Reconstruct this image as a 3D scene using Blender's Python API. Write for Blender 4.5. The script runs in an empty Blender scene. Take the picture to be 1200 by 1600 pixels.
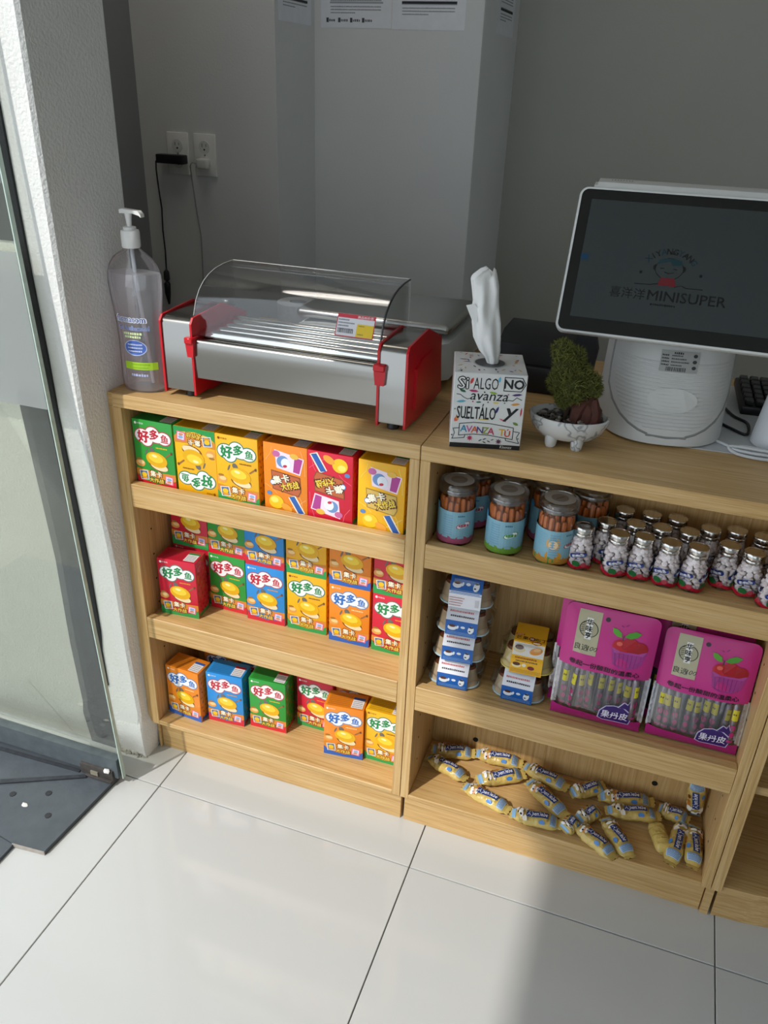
import bpy, bmesh, math, random
from mathutils import Vector, Matrix
random.seed(7)
SC = bpy.context.scene
COL = SC.collection
PI = math.pi
R = math.radians

# ------------------------------------------------------------------ camera
F_PX, YAW, PITCH, ROLL = 1267.4, R(18.59), R(27.64), R(2.25)
CAM = Vector((0.9378, -1.1808, 1.4045))
cd = bpy.data.cameras.new('camera'); cam = bpy.data.objects.new('camera', cd); COL.objects.link(cam)
cd.sensor_fit = 'VERTICAL'; cd.sensor_height = 36.0; cd.lens = F_PX * 36.0 / 1600.0
cd.clip_start = 0.02
fw = Vector((-math.sin(YAW) * math.cos(PITCH), math.cos(YAW) * math.cos(PITCH), -math.sin(PITCH)))
rt = Vector((math.cos(YAW), math.sin(YAW), 0)); up = rt.cross(fw)
rt, up = math.cos(ROLL) * rt + math.sin(ROLL) * up, -math.sin(ROLL) * rt + math.cos(ROLL) * up
cam.matrix_world = Matrix(((rt.x, up.x, -fw.x, CAM.x), (rt.y, up.y, -fw.y, CAM.y), (rt.z, up.z, -fw.z, CAM.z), (0, 0, 0, 1)))
SC.camera = cam

# ------------------------------------------------------------------ light and exposure
SUN_DIR = Vector((0.57, 1.0, -1.16)).normalized()
SUN_POWER, SKY_POWER, LAMP_POWER, WALL_FILL = 2.75, 1.75, 0.5, 3.4
sl = bpy.data.lights.new('sun', 'SUN'); sun = bpy.data.objects.new('sun', sl); COL.objects.link(sun)
sl.energy = SUN_POWER; sl.angle = R(1.3); sl.color = (1.0, 0.97, 0.92)
sun.rotation_euler = SUN_DIR.to_track_quat('-Z', 'Y').to_euler(); sun.location = (-2, -3, 4)
w = bpy.data.worlds.new('sky'); SC.world = w; w.use_nodes = True
bg = w.node_tree.nodes['Background']; bg.inputs['Color'].default_value = (0.80, 0.90, 1.0, 1); bg.inputs['Strength'].default_value = SKY_POWER
SC.view_settings.view_transform = 'Standard'; SC.view_settings.look = 'None'
SC.view_settings.exposure = 0.0; SC.view_settings.gamma = 1.0; SC.view_settings.use_curve_mapping = False

# ------------------------------------------------------------------ materials
def lin(h):
    h = h.lstrip('#'); out = []
    for i in (0, 2, 4):
        c = int(h[i:i + 2], 16) / 255
        out.append(c / 12.92 if c <= 0.04045 else ((c + 0.055) / 1.055) ** 2.4)
    return tuple(out) + (1,)
MC = {}
def mat(col, rough=0.5, metal=0.0, var=0.06, scale=40.0, bump=0.0, bscale=None, coat=0.0, emit=0.0, spec=0.5):
    """a procedural material: one colour with a little noise in tone and relief"""
    key = (col, rough, metal, var, scale, bump, bscale, coat, emit, spec)
    if key in MC: return MC[key]
    m = bpy.data.materials.new('m_' + col.lstrip('#')); m.use_nodes = True
    nt = m.node_tree; N = nt.nodes; L = nt.links; p = N['Principled BSDF']
    c = lin(col)
    p.inputs['Roughness'].default_value = rough; p.inputs['Metallic'].default_value = metal
    p.inputs['Specular IOR Level'].default_value = spec
    if coat: p.inputs['Coat Weight'].default_value = coat; p.inputs['Coat Roughness'].default_value = 0.06
    p.inputs['Base Color'].default_value = c
    if var or bump:
        tc = N.new('ShaderNodeTexCoord'); no = N.new('ShaderNodeTexNoise'); no.inputs['Scale'].default_value = scale; no.inputs['Detail'].default_value = 3
        L.new(tc.outputs['Object'], no.inputs['Vector'])
    if var:
        mx = N.new('ShaderNodeMix'); mx.data_type = 'RGBA'
        mx.inputs['A'].default_value = tuple(x * (1 - var) for x in c[:3]) + (1,); mx.inputs['B'].default_value = tuple(min(1, x * (1 + var)) for x in c[:3]) + (1,)
        L.new(no.outputs['Fac'], mx.inputs['Factor']); L.new(mx.outputs['Result'], p.inputs['Base Color'])
    if bump:
        n2 = N.new('ShaderNodeTexNoise'); n2.inputs['Scale'].default_value = bscale or scale * 3; n2.inputs['Detail'].default_value = 4
        L.new(tc.outputs['Object'], n2.inputs['Vector'])
        b = N.new('ShaderNodeBump'); b.inputs['Strength'].default_value = bump; b.inputs['Distance'].default_value = 0.002
        L.new(n2.outputs['Fac'], b.inputs['Height']); L.new(b.outputs['Normal'], p.inputs['Normal'])
    if emit:
        p.inputs['Emission Color'].default_value = c; p.inputs['Emission Strength'].default_value = emit
    MC[key] = m; return m

def wood(axis):
    key = 'wood' + axis
    if key in MC: return MC[key]
    m = bpy.data.materials.new('oak_' + axis); m.use_nodes = True; nt = m.node_tree; N = nt.nodes; L = nt.links; p = N['Principled BSDF']
    tc = N.new('ShaderNodeTexCoord'); mp = N.new('ShaderNodeMapping'); L.new(tc.outputs['Object'], mp.inputs['Vector'])
    mp.inputs['Scale'].default_value = {'x': (3, 130, 130), 'z': (130, 130, 3), 'y': (130, 3, 130)}[axis]
    n1 = N.new('ShaderNodeTexNoise'); n1.inputs['Scale'].default_value = 1.6; n1.inputs['Detail'].default_value = 5; n1.inputs['Roughness'].default_value = 0.6; n1.inputs['Distortion'].default_value = 0.6
    n2 = N.new('ShaderNodeTexNoise'); n2.inputs['Scale'].default_value = 6.0; n2.inputs['Detail'].default_value = 4
    L.new(mp.outputs['Vector'], n1.inputs['Vector']); L.new(mp.outputs['Vector'], n2.inputs['Vector'])
    ad = N.new('ShaderNodeMath'); ad.operation = 'MULTIPLY_ADD'; ad.inputs[1].default_value = 0.45
    L.new(n2.outputs['Fac'], ad.inputs[0]); L.new(n1.outputs['Fac'], ad.inputs[2])
    cr = N.new('ShaderNodeValToRGB'); e = cr.color_ramp.elements
    e[0].position = 0.48; e[0].color = lin('#ae8850'); e[1].position = 0.95; e[1].color = lin('#d8b884')
    k = e.new(0.70); k.color = lin('#c9a269')
    L.new(ad.outputs[0], cr.inputs['Fac']); L.new(cr.outputs['Color'], p.inputs['Base Color'])
    p.inputs['Roughness'].default_value = 0.42
    b = N.new('ShaderNodeBump'); b.inputs['Strength'].default_value = 0.12; b.inputs['Distance'].default_value = 0.001
    L.new(ad.outputs[0], b.inputs['Height']); L.new(b.outputs['Normal'], p.inputs['Normal'])
    MC[key] = m; return m
WX, WZ = wood('x'), wood('z')

def clear(name, tint=(0.95, 0.97, 0.97), gloss=0.10, rough=0.03, edge=0.6):
    """thin clear plastic or glass: see-through, with a Fresnel gloss"""
    key = 'clear' + name
    if key in MC: return MC[key]
    m = bpy.data.materials.new(name); m.use_nodes = True; nt = m.node_tree; N = nt.nodes; L = nt.links
    N.remove(N['Principled BSDF']); out = N['Material Output']
    t = N.new('ShaderNodeBsdfTransparent'); t.inputs['Color'].default_value = tint + (1,)
    g = N.new('ShaderNodeBsdfGlossy'); g.inputs['Roughness'].default_value = rough
    lw = N.new('ShaderNodeLayerWeight'); lw.inputs['Blend'].default_value = 0.25
    mr = N.new('ShaderNodeMapRange'); mr.inputs['To Min'].default_value = gloss; mr.inputs['To Max'].default_value = edge
    L.new(lw.outputs['Fresnel'], mr.inputs['Value'])
    mx = N.new('ShaderNodeMixShader'); L.new(mr.outputs['Result'], mx.inputs['Fac']); L.new(t.outputs[0], mx.inputs[1]); L.new(g.outputs[0], mx.inputs[2])
    L.new(mx.outputs[0], out.inputs['Surface']); MC[key] = m; return m

def frosted():
    if 'frost' in MC: return MC['frost']
    m = bpy.data.materials.new('frosted_film'); m.use_nodes = True; nt = m.node_tree; N = nt.nodes; L = nt.links; N.remove(N['Principled BSDF'])
    d = N.new('ShaderNodeBsdfDiffuse'); d.inputs['Color'].default_value = (0.55, 0.57, 0.56, 1)
    tl = N.new('ShaderNodeBsdfTranslucent'); tl.inputs['Color'].default_value = (0.6, 0.62, 0.61, 1)
    t = N.new('ShaderNodeBsdfTransparent'); a = N.new('ShaderNodeMixShader'); a.inputs['Fac'].default_value = 0.5
    b = N.new('ShaderNodeMixShader'); b.inputs['Fac'].default_value = 0.35
    L.new(d.outputs[0], a.inputs[1]); L.new(tl.outputs[0], a.inputs[2]); L.new(a.outputs[0], b.inputs[1]); L.new(t.outputs[0], b.inputs[2])
    L.new(b.outputs[0], N['Material Output'].inputs['Surface']); MC['frost'] = m; return m

def veined():
    m = bpy.data.materials.new('marbled_glaze'); m.use_nodes = True; nt = m.node_tree; N = nt.nodes; L = nt.links; p = N['Principled BSDF']
    tc = N.new('ShaderNodeTexCoord'); v = N.new('ShaderNodeTexVoronoi'); v.feature = 'DISTANCE_TO_EDGE'; v.inputs['Scale'].default_value = 17
    n = N.new('ShaderNodeTexNoise'); n.inputs['Scale'].default_value = 30
    mv = N.new('ShaderNodeMix'); mv.data_type = 'VECTOR'; mv.inputs['Factor'].default_value = 0.10
    L.new(tc.outputs['Object'], mv.inputs['A']); L.new(n.outputs['Color'], mv.inputs['B']); L.new(tc.outputs['Object'], n.inputs['Vector'])
    L.new(mv.outputs['Result'], v.inputs['Vector'])
    cr = N.new('ShaderNodeValToRGB'); e = cr.color_ramp.elements; e[0].position = 0.0; e[0].color = lin('#8f9297'); e[1].position = 0.06; e[1].color = lin('#d6d6d4')
    L.new(v.outputs['Distance'], cr.inputs['Fac']); L.new(cr.outputs['Color'], p.inputs['Base Color']); p.inputs['Roughness'].default_value = 0.25
    return m

WHITE = mat('#eceae6', 0.35); PAINT = mat('#e0e1e0', 0.85, var=0.03, scale=6, bump=0.25, bscale=160)
PLASTER = mat('#e9e8e4', 0.9, var=0.05, scale=12, bump=1.0, bscale=190)
STEEL = mat('#9a9791', 0.2, 1.0, var=0.04, scale=8); CHROME = mat('#e2dfd8', 0.08, 1.0, var=0.02)
BRUSHED = mat('#b9b8b5', 0.3, 1.0, var=0.05, scale=14)
RED = mat('#c6101e', 0.28, var=0.03); BLACKP = mat('#15161a', 0.4); BLACKM = mat('#4a5056', 0.45, var=0.25, scale=30, bump=0.35, bscale=90)
CLEAR = clear('clear_plastic', (0.985, 0.985, 0.985), 0.05, 0.05, 0.5); ACRYL = clear('acrylic', (0.97, 0.975, 0.98), 0.035, 0.02, 0.5); GLASS = clear('door_glass', (0.98, 0.99, 0.945), 0.04, 0.02, 0.5)
FILM = clear('pouch_film', (0.93, 0.92, 0.94), 0.16, 0.12, 0.6)

# ------------------------------------------------------------------ builders
class G:
    def __init__(s): s.bm = bmesh.new(); s.mi = 0
    def _tag(s, fs):
        for f in fs: f.material_index = s.mi
    def box(s, x0, y0, z0, x1, y1, z1, bev=0.0, seg=2, mtx=None):
        r = bmesh.ops.create_cube(s.bm, size=1.0); vs = r['verts']
        for v in vs: v.co = Vector(((x0 + x1) / 2 + v.co.x * (x1 - x0), (y0 + y1) / 2 + v.co.y * (y1 - y0), (z0 + z1) / 2 + v.co.z * (z1 - z0)))
        fs = set(f for v in vs for f in v.link_faces)
        if bev:
            es = list(set(e for v in vs for e in v.link_edges))
            r2 = bmesh.ops.bevel(s.bm, geom=es, offset=bev, segments=seg, profile=0.5, affect='EDGES')
            fs = set(f for f in fs if f.is_valid) | set(r2['faces']); vs = list(set(v for f in fs for v in f.verts))
        if mtx is not None:
            for v in vs: v.co = mtx @ v.co
        s._tag(fs); return s
    def rings(s, rs, cap0=True, cap1=True, close=True):
        """skin a list of rings of equal length"""
        vv = [[s.bm.verts.new(p) for p in r] for r in rs]; n = len(rs[0]); fs = []
        for a, b in zip(vv, vv[1:]):
            for i in range(n if close else n - 1):
                j = (i + 1) % n; fs.append(s.bm.faces.new((a[i], a[j], b[j], b[i])))
        if cap0 and close: fs.append(s.bm.faces.new(list(reversed(vv[0]))))
        if cap1 and close: fs.append(s.bm.faces.new(vv[-1]))
        s._tag(fs); return s
    def lathe(s, prof, n=24, c=(0, 0, 0), sx=1, sy=1, caps=True, sq=None):
        rs = []
        for q in prof:
            r, z = q[0], q[1]; yy = q[2] if len(q) > 2 else r
            rs.append([(c[0] + sx * r * math.cos(2 * PI * i / n), c[1] + sy * yy * math.sin(2 * PI * i / n), c[2] + z) for i in range(n)])
        return s.rings(rs, caps, caps)
    def tube(s, pts, r, n=8, caps=True):
        pts = [Vector(p) for p in pts]; rs = []; pv = None
        for i, p in enumerate(pts):
            t = (pts[min(i + 1, len(pts) - 1)] - pts[max(i - 1, 0)]).normalized()
            if pv is None: a = t.orthogonal().normalized()
            else:
                a = pv - t * pv.dot(t); a = a.normalized() if a.length > 1e-6 else t.orthogonal().normalized()
            pv = a; b = t.cross(a); rr = r[i] if isinstance(r, (list, tuple)) else r
            rs.append([p + rr * (a * math.cos(2 * PI * k / n) + b * math.sin(2 * PI * k / n)) for k in range(n)])
        return s.rings(rs, caps, caps)
    def prism(s, poly, ax, a, b):
        """poly of 2-D points in the other two axes, extruded along ax from a to b"""
        def P(q, t): return {'x': (t, q[0], q[1]), 'y': (q[0], t, q[1]), 'z': (q[0], q[1], t)}[ax]
        return s.rings([[P(q, a) for q in poly], [P(q, b) for q in poly]])
    def grid(s, fn, nu, nv):
        vv = [[s.bm.verts.new(fn(i / nu, j / nv)) for i in range(nu + 1)] for j in range(nv + 1)]
        s._tag([s.bm.faces.new((vv[j][i], vv[j][i + 1], vv[j + 1][i + 1], vv[j + 1][i])) for j in range(nv) for i in range(nu)]); return s
    def blob(s, c, rx, ry, rz, sub=1, jit=0.0, rot=None):
        r = bmesh.ops.create_icosphere(s.bm, subdivisions=sub, radius=1.0)
        for v in r['verts']:
            k = 1 + random.uniform(-jit, jit); q = Vector((v.co.x * rx * k, v.co.y * ry * k, v.co.z * rz * k))
            if rot is not None: q = rot @ q
            v.co = q + Vector(c)
        s._tag(set(f for v in r['verts'] for f in v.link_faces)); return s
    def done(s, name, mats, parent=None, smooth=40, loc=None, fixn=True):
        if fixn: bmesh.ops.recalc_face_normals(s.bm, faces=s.bm.faces[:])
        me = bpy.data.meshes.new(name); s.bm.to_mesh(me); s.bm.free()
        for m in (mats if isinstance(mats, (list, tuple)) else [mats]): me.materials.append(m)
        if smooth:
            for p in me.polygons: p.use_smooth = True
            me.set_sharp_from_angle(angle=R(smooth))
        o = bpy.data.objects.new(name, me); COL.objects.link(o)
        if parent is not None: o.parent = parent
        if loc is not None: o.location = loc
        return o

def tag(o, label=None, cat=None, group=None, kind=None):
    if label: o['label'] = label
    if cat: o['category'] = cat
    if group: o['group'] = group
    if kind: o['kind'] = kind
    return o
def thing(name, label, cat, loc=(0, 0, 0), rz=0.0, group=None, rx=0.0, ry=0.0):
    o = bpy.data.objects.new(name, None); COL.objects.link(o); o.empty_display_size = 0.02
    o.location = loc; o.rotation_euler = (rx, ry, rz); return tag(o, label, cat, group)
def inst(name, src, parent=None, loc=(0, 0, 0), rot=(0, 0, 0), scale=(1, 1, 1)):
    o = bpy.data.objects.new(name, src.data); COL.objects.link(o); o.parent = parent; o.location = loc; o.rotation_euler = rot; o.scale = scale; return o
def dup(root, loc, rz, label, group=None):
    r = root.copy(); COL.objects.link(r); r.location = loc; r.rotation_euler[2] = rz; r['label'] = label
    if group: r['group'] = group
    for ch in list(root.children):
        c = ch.copy(); COL.objects.link(c); c.parent = r
        for g in ch.children:
            d = g.copy(); COL.objects.link(d); d.parent = c
    return r

# ------------------------------------------------------------------ flat print
TC = {}
def glyphs(body, bold=0.0, shear=0.0):
    key = (body, bold, shear)
    if key in TC: return TC[key]
    c = bpy.data.curves.new('print', 'FONT'); c.body = body; c.resolution_u = 2; c.offset = bold; c.shear = shear
    o = bpy.data.objects.new('print', c); COL.objects.link(o)
    dg = bpy.context.evaluated_depsgraph_get(); me = bpy.data.meshes.new_from_object(o.evaluated_get(dg))
    v = [(q.co.x, q.co.y) for q in me.vertices]; f = [tuple(p.vertices) for p in me.polygons]
    bpy.data.objects.remove(o); bpy.data.curves.remove(c); bpy.data.meshes.remove(me)
    xs = [q[0] for q in v] or [0]; ys = [q[1] for q in v] or [0]
    TC[key] = (v, f, min(xs), max(xs), min(ys), max(ys)); return TC[key]

class Print:
    """coloured shapes and lettering on a (u, v) sheet, laid on a surface by a mapping"""
    def __init__(s, rough=0.35, coat=0.0): s.v = []; s.f = []; s.c = []; s.rough = rough; s.coat = coat; s.k = 0
    def _add(s, pts, faces, col, lay):
        s.k = (s.k + 1) % 9; lay += 0.045 * s.k; b = len(s.v); s.v += [(x, y, lay) for x, y in pts]; s.f += [tuple(b + i for i in f) for f in faces]; s.c += [col] * len(faces)
    def poly(s, pts, col, lay=1): s._add(pts, [tuple(range(len(pts)))], col, lay); return s
    def rect(s, x0, y0, x1, y1, col, lay=1, nx=1, ny=1, rot=0.0):
        cx, cy = (x0 + x1) / 2, (y0 + y1) / 2; ca, sa = math.cos(rot), math.sin(rot)
        P = []
        for j in range(ny + 1):
            for i in range(nx + 1):
                x = x0 + (x1 - x0) * i / nx - cx; y = y0 + (y1 - y0) * j / ny - cy; P.append((cx + ca * x - sa * y, cy + sa * x + ca * y))
        s._add(P, [(j * (nx + 1) + i, j * (nx + 1) + i + 1, (j + 1) * (nx + 1) + i + 1, (j + 1) * (nx + 1) + i) for j in range(ny) for i in range(nx)], col, lay); return s
    def ell(s, cx, cy, rx, ry, col, lay=1, rot=0.0, n=18, a0=0.0, a1=2 * PI):
        ca, sa = math.cos(rot), math.sin(rot); P = []
        full = abs(a1 - a0 - 2 * PI) < 1e-6
        for i in range(n if full else n + 1):
            a = a0 + (a1 - a0) * i / n; x, y = rx * math.cos(a), ry * math.sin(a); P.append((cx + ca * x - sa * y, cy + sa * x + ca * y))
        return s.poly(P, col, lay)
    def leaf(s, cx, cy, l, w, col, lay=1, rot=0.0):
        ca, sa = math.cos(rot), math.sin(rot)
        return s.poly([(cx + ca * x - sa * y, cy + sa * x + ca * y) for x, y in ((-l / 2, 0), (-l / 5, -w / 2), (l / 5, -w / 2.4), (l / 2, 0), (l / 5, w / 2), (-l / 5, w / 2.4))], col, lay)
    def line(s, pts, wd, col, lay=1, closed=False):
        P = list(pts) + ([pts[0]] if closed else [])
        for (xa, ya), (xb, yb) in zip(P, P[1:]):
            d = math.hypot(xb - xa, yb - ya) or 1e-9; tx, ty = (xb - xa) / d * wd * 0.3, (yb - ya) / d * wd * 0.3; nx, ny = -(yb - ya) / d * wd / 2, (xb - xa) / d * wd / 2
            s.poly([(xa - tx + nx, ya - ty + ny), (xa - tx - nx, ya - ty - ny), (xb + tx - nx, yb + ty - ny), (xb + tx + nx, yb + ty + ny)], col, lay)
        return s
    def text(s, body, cx, cy, h, col, lay=2, bold=0.0, rot=0.0, width=None, shear=0.0, align='C'):
        v, f, x0, x1, y0, y1 = glyphs(body, 0.0, shear); k = h / max(1e-6, y1 - y0); kx = (width / (x1 - x0)) if width else k
        ca, sa = math.cos(rot), math.sin(rot); ox = (x0 + x1) / 2 if align == 'C' else x0
        P = [((q[0] - ox) * kx, (q[1] - (y0 + y1) / 2) * k) for q in v]
        d = bold * h; offs = [(0, 0)] if bold == 0 else ([(0, 0), (d, 0), (-d, 0), (0, d), (0, -d)] if bold < 0.06 else [(d * math.cos(a * PI / 4), d * math.sin(a * PI / 4)) for a in range(8)])
        for i, (dx, dy) in enumerate(offs):
            s._add([(cx + ca * (x + dx) - sa * (y + dy), cy + sa * (x + dx) + ca * (y + dy)) for x, y in P], f, col, lay + 0.07 * i)
        return s
    def smalls(s, x0, x1, y, h, col, lay=2, seed=1):
        """a row of print too small to read"""
        r = random.Random(seed); x = x0
        while x < x1 - h * 0.5:
            wd = h * r.choice((0.55, 0.75, 0.9)); s.rect(x, y - h / 2, min(x + wd, x1), y + h / 2 * r.uniform(0.6, 1), col, lay); x += wd + h * 0.25
        return s
    def bars(s, x0, x1, y0, y1, col='#222222', lay=2, seed=3):
        r = random.Random(seed); x = x0
        while x < x1:
            wd = (x1 - x0) * r.choice((0.015, 0.03, 0.045)); s.rect(x, y0, min(x1, x + wd), y1, col, lay); x += wd + (x1 - x0) * r.choice((0.02, 0.035))
        return s
    def build(s, name, fn, parent=None, step=0.00012, base=0.0002, metal=None):
        me = bpy.data.meshes.new(name); me.from_pydata([fn(x, y, base + step * l) for x, y, l in s.v], [], s.f)
        cs = sorted(set(s.c)); ix = {c: i for i, c in enumerate(cs)}
        for c in cs:
            me.materials.append(metal[c] if metal and c in metal else mat(c, s.rough, var=0.04, scale=120, coat=s.coat))
        for p, c in zip(me.polygons, s.c): p.material_index = ix[c]
        me.update(); o = bpy.data.objects.new(name, me); COL.objects.link(o)
        if parent is not None: o.parent = parent
        return o
def front_of(y=0.0, ox=0.0, oz=0.0): return lambda u, v, e: (ox + u, y - e, oz + v)
def top_of(z=0.0, ox=0.0, oy=0.0): return lambda u, v, e: (ox + u, oy + v, z + e)
def right_of(x=0.0, oy=0.0, oz=0.0): return lambda u, v, e: (x + e, oy + u, oz + v)
def around(r, oz=0.0): return lambda u, v, e: ((r + e) * math.sin(u / r), -(r + e) * math.cos(u / r), oz + v)

# ================================================================== the setting
H = 0.887                                   # counter height
def struct(o, label, cat): return tag(o, label, cat, kind='structure')

# floor: tiles with recessed joints
T0X, T0Y, TS = 0.0641, -0.0852, 0.5894
g = G(); g.box(-1.4, -4.0, -0.03, 4.0, 1.9, -0.006)
floor = struct(g.done('floor', mat('#8d8b86', 0.8), smooth=0), 'white polished tile floor in front of the wooden counter', 'floor')
TILE = mat('#c7c7c4', 0.07, var=0.025, scale=3.0, spec=0.45)
g = G(); g.box(0.0012, 0.0012, -0.006, TS - 0.0012, TS - 0.0012, 0.0, 0.0008, 1); t0 = g.done('tile', TILE, floor, smooth=0)
first = True
for i in range(-1, 6):
    for j in range(-7, 4):
        loc = (T0X + i * TS, T0Y + j * TS, 0)
        if first: t0.location = loc; first = False
        else: inst('tile', t0, floor, loc)

g = G(); g.box(-9, -9, -0.05, -1.4, 5, -0.012); struct(g.done('floor_outside', mat('#8f8d88', 0.9, var=0.15), smooth=0), 'grey pavement outside the shop door', 'pavement')

# back walls: three steps, each further back to the right
g = G()
g.prism([(-0.574, 1.0), (-0.142, 1.0), (-0.142, 1.25), (0.334, 1.25), (0.342, 1.254), (0.345, 1.262), (0.345, 1.70), (0.345, 1.9), (-0.9, 1.9), (-0.9, 1.0)], 'z', -0.006, 2.7)
wb = struct(g.done('wall_back', PAINT, smooth=30), 'plain white painted wall stepping back behind the counter', 'wall')
g = G(); g.box(0.345, 1.69, -0.006, 4.0, 1.9, 2.7); g.done('dimmed_section', mat('#b3b2a9', 0.85, var=0.03, scale=6, bump=0.25, bscale=160), wb, smooth=0)  # greyer tone stands in for the weaker light on this right stretch

# the pillar beside the door: uneven plaster front, plain right side
prof = [(0.0, -0.016), (0.10, -0.030), (0.13, -0.026), (0.30, -0.036), (0.52, -0.042), (0.70, -0.058), (0.86, -0.070), (1.10, -0.076), (1.30, -0.079), (1.55, -0.080), (2.7, -0.080)]
g = G(); rs = []
for z, y in prof:
    b = 0.006
    rs.append([(-1.0, y, z), (-0.012 - b, y, z), (-0.012, y + b, z), (-0.012, 0.117, z), (-0.03, 0.125, z), (-1.0, 0.125, z)])
g.rings(rs)
pil = struct(g.done('wall_left', PLASTER, smooth=25), 'rough white plastered pillar beside the glass door', 'wall')
g = G()                                     # broken plaster along the foot of the pillar
for i in range(26): g.blob((-0.016 - random.uniform(0, 0.075), -0.020 - random.uniform(0, 0.006), random.uniform(-0.002, 0.006)), random.uniform(0.004, 0.009), random.uniform(0.003, 0.006), random.uniform(0.003, 0.006), 1, 0.3)
tag(g.done('broken_plaster', mat('#a9a59c', 0.95, var=0.4, scale=90), pil), kind='stuff')
g = G(); g.rings([[(-0.012 + dx, 0.026, z), (-0.012 + dx, -0.016 - q, z), (-0.016 + dx, -0.022 - q, z), (-0.075, -0.022 - q, z), (-0.085, -0.010, z), (-0.085, 0.026, z)] for z, dx, q in ((0.0, 0.002, 0.0), (0.05, 0.005, 0.008), (0.096, 0.006, 0.011), (0.104, 0.003, 0.007), (0.112, 0.0, 0.004))]); g.done('plaster_foot', PLASTER, pil, smooth=35)
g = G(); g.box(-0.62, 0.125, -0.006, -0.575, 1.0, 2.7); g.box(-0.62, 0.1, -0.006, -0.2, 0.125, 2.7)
g.done('inner_face', mat('#8e9090', 0.85, var=0.03, bump=0.1), pil, smooth=0)  # the unlit look of this face is put into its darker grey
g = G(); g.box(-0.135, -4.0, 2.11, -0.12, -0.08, 2.7); g.box(-0.135, -4.0, -0.0, -0.12, -3.4, 2.7); g.done('header', PAINT, pil, smooth=0)

g = G(); g.box(-0.135, -4.0, 2.7, 4.0, 1.9, 2.75); g.box(-1.2, -0.08, 2.7, -0.135, 1.9, 2.75); struct(g.done('ceiling', mat('#dcdcd8', 0.9), smooth=0), 'white ceiling over the shop, out of view', 'ceiling')
g = G(); g.box(4.0, -4.0, 0, 4.1, 1.9, 2.7); struct(g.done('wall_right', PAINT, smooth=0), 'white wall at the far right, out of view', 'wall')
g = G()
for q in ((-0.135, 0, 4.0, 0.35), (-0.135, 2.45, 4.0, 2.7), (-0.135, 0.35, -0.05, 2.45), (2.25, 0.35, 4.0, 2.45)): g.box(q[0], -4.1, q[1], q[2], -4.0, q[3])
struct(g.done('wall_front', PAINT, smooth=0), 'white wall behind the viewer with an added window for fill light, out of view', 'wall')
win = thing('fill_window', 'added unseen window behind the viewer, letting in fill light', 'window', (1.1, -4.05, 0.35)); tag(win, kind='structure')  # made-up window, added so sky light reaches the counter fronts
for x in (-1.125, -0.375, 0.375, 1.125): g = G(); g.box(x - 0.025, -0.03, 0, x + 0.025, 0.03, 2.1); g.done('mullion', BLACKP, win, smooth=0)
for x in (-0.75, 0.0, 0.75): g = G(); g.box(x - 0.35, -0.004, 0.0, x + 0.35, 0.004, 2.1); g.done('pane', clear('window_glass', (0.95, 0.96, 0.95), 0.04, 0.02, 0.4), win, smooth=0)

# round ceiling lamps of the shop; the last is added to brighten the wall
for k, (x, y) in enumerate(((0.7, -0.5), (2.2, -0.5), (0.7, -2.4), (2.2, -2.4), (-0.20, 0.52))):
    t = thing('ceiling_lamp', ['round white ceiling lamp above the counter cabinets', 'round white ceiling lamp right of the counter', 'round white ceiling lamp behind the viewer, near the door', 'round white ceiling lamp in the far corner behind the viewer', 'added round lamp, unseen, brightening the wall around the outlets'][k], 'lamp', (x, y, 2.7), group='ceiling lamps')
    q = 1.0 if k < 4 else 1.85
    g = G(); g.lathe([(0.16 * q, 0), (0.16 * q, -0.03), (0.15 * q, -0.035)], 32); g.done('lamp_ring', WHITE, t)
    g = G(); g.lathe([(0.148 * q, -0.034), (0.148 * q, -0.037)], 32); g.done('diffuser', mat('#fff6ea', 0.6, var=0, emit=LAMP_POWER if k < 4 else WALL_FILL), t)

# the glass door leaf, open, standing along the pillar
door = thing('door_1', 'frameless glass door with frosted band and black metal stile beside the pillar', 'door'); tag(door, kind='structure')
def xg(z): return -0.010 - 0.042 * z                                # right edge of the glass leaf
def pfront(z):
    for (za, ya), (zb, yb) in zip(prof, prof[1:]):
        if za <= z <= zb: return ya + (yb - ya) * (z - za) / (zb - za)
def lerp(tab, z):
    if z <= tab[0][0]: return tab[0][1]
    for (za, xa), (zb, xb) in zip(tab, tab[1:]):
        if za <= z <= zb: return xa + (xb - xa) * (z - za) / (zb - za)
    return tab[-1][1]
def flush(xl, xr, th, z0, z1):
    """a strip lying on the pillar's uneven front"""
    zs = sorted([z0, z1] + [z0 + (z1 - z0) * k / 12 for k in range(1, 12)] + [q[0] for q in prof if z0 < q[0] < z1])
    return G().rings([[(xl(z), pfront(z) - th, z), (xr(z), pfront(z) - th, z), (xr(z), pfront(z) + 0.002, z), (xl(z), pfront(z) + 0.002, z)] for z in zs])
SL = [(0.0, -0.163), (0.342, -0.1562), (0.684, -0.1458), (0.90, -0.142)]
SM = [(0.0, -0.092), (0.255, -0.0925), (0.46, -0.0935), (0.56, -0.0930), (0.70, -0.0860), (0.89, -0.083), (1.02, -0.0804), (1.104, -0.0837), (1.184, -0.0885), (1.26, -0.0865), (1.333, -0.083), (2.1, -0.12)]
SR = [(0.0, -0.083), (0.22, -0.0813), (0.279, -0.0806), (0.374, -0.0705), (0.546, -0.0710), (0.663, -0.0654), (0.835, -0.0627), (0.932, -0.0613), (1.106, -0.0655), (1.261, -0.0690), (1.333, -0.0693), (2.1, -0.10)]
g = G(); g.prism([(-0.9, 0.09)] + [(xg(z), z) for z in (0.09, 2.05)] + [(-0.9, 2.05)], 'y', -0.112, -0.104); g.done('glass_pane', GLASS, door, smooth=0)
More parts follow.
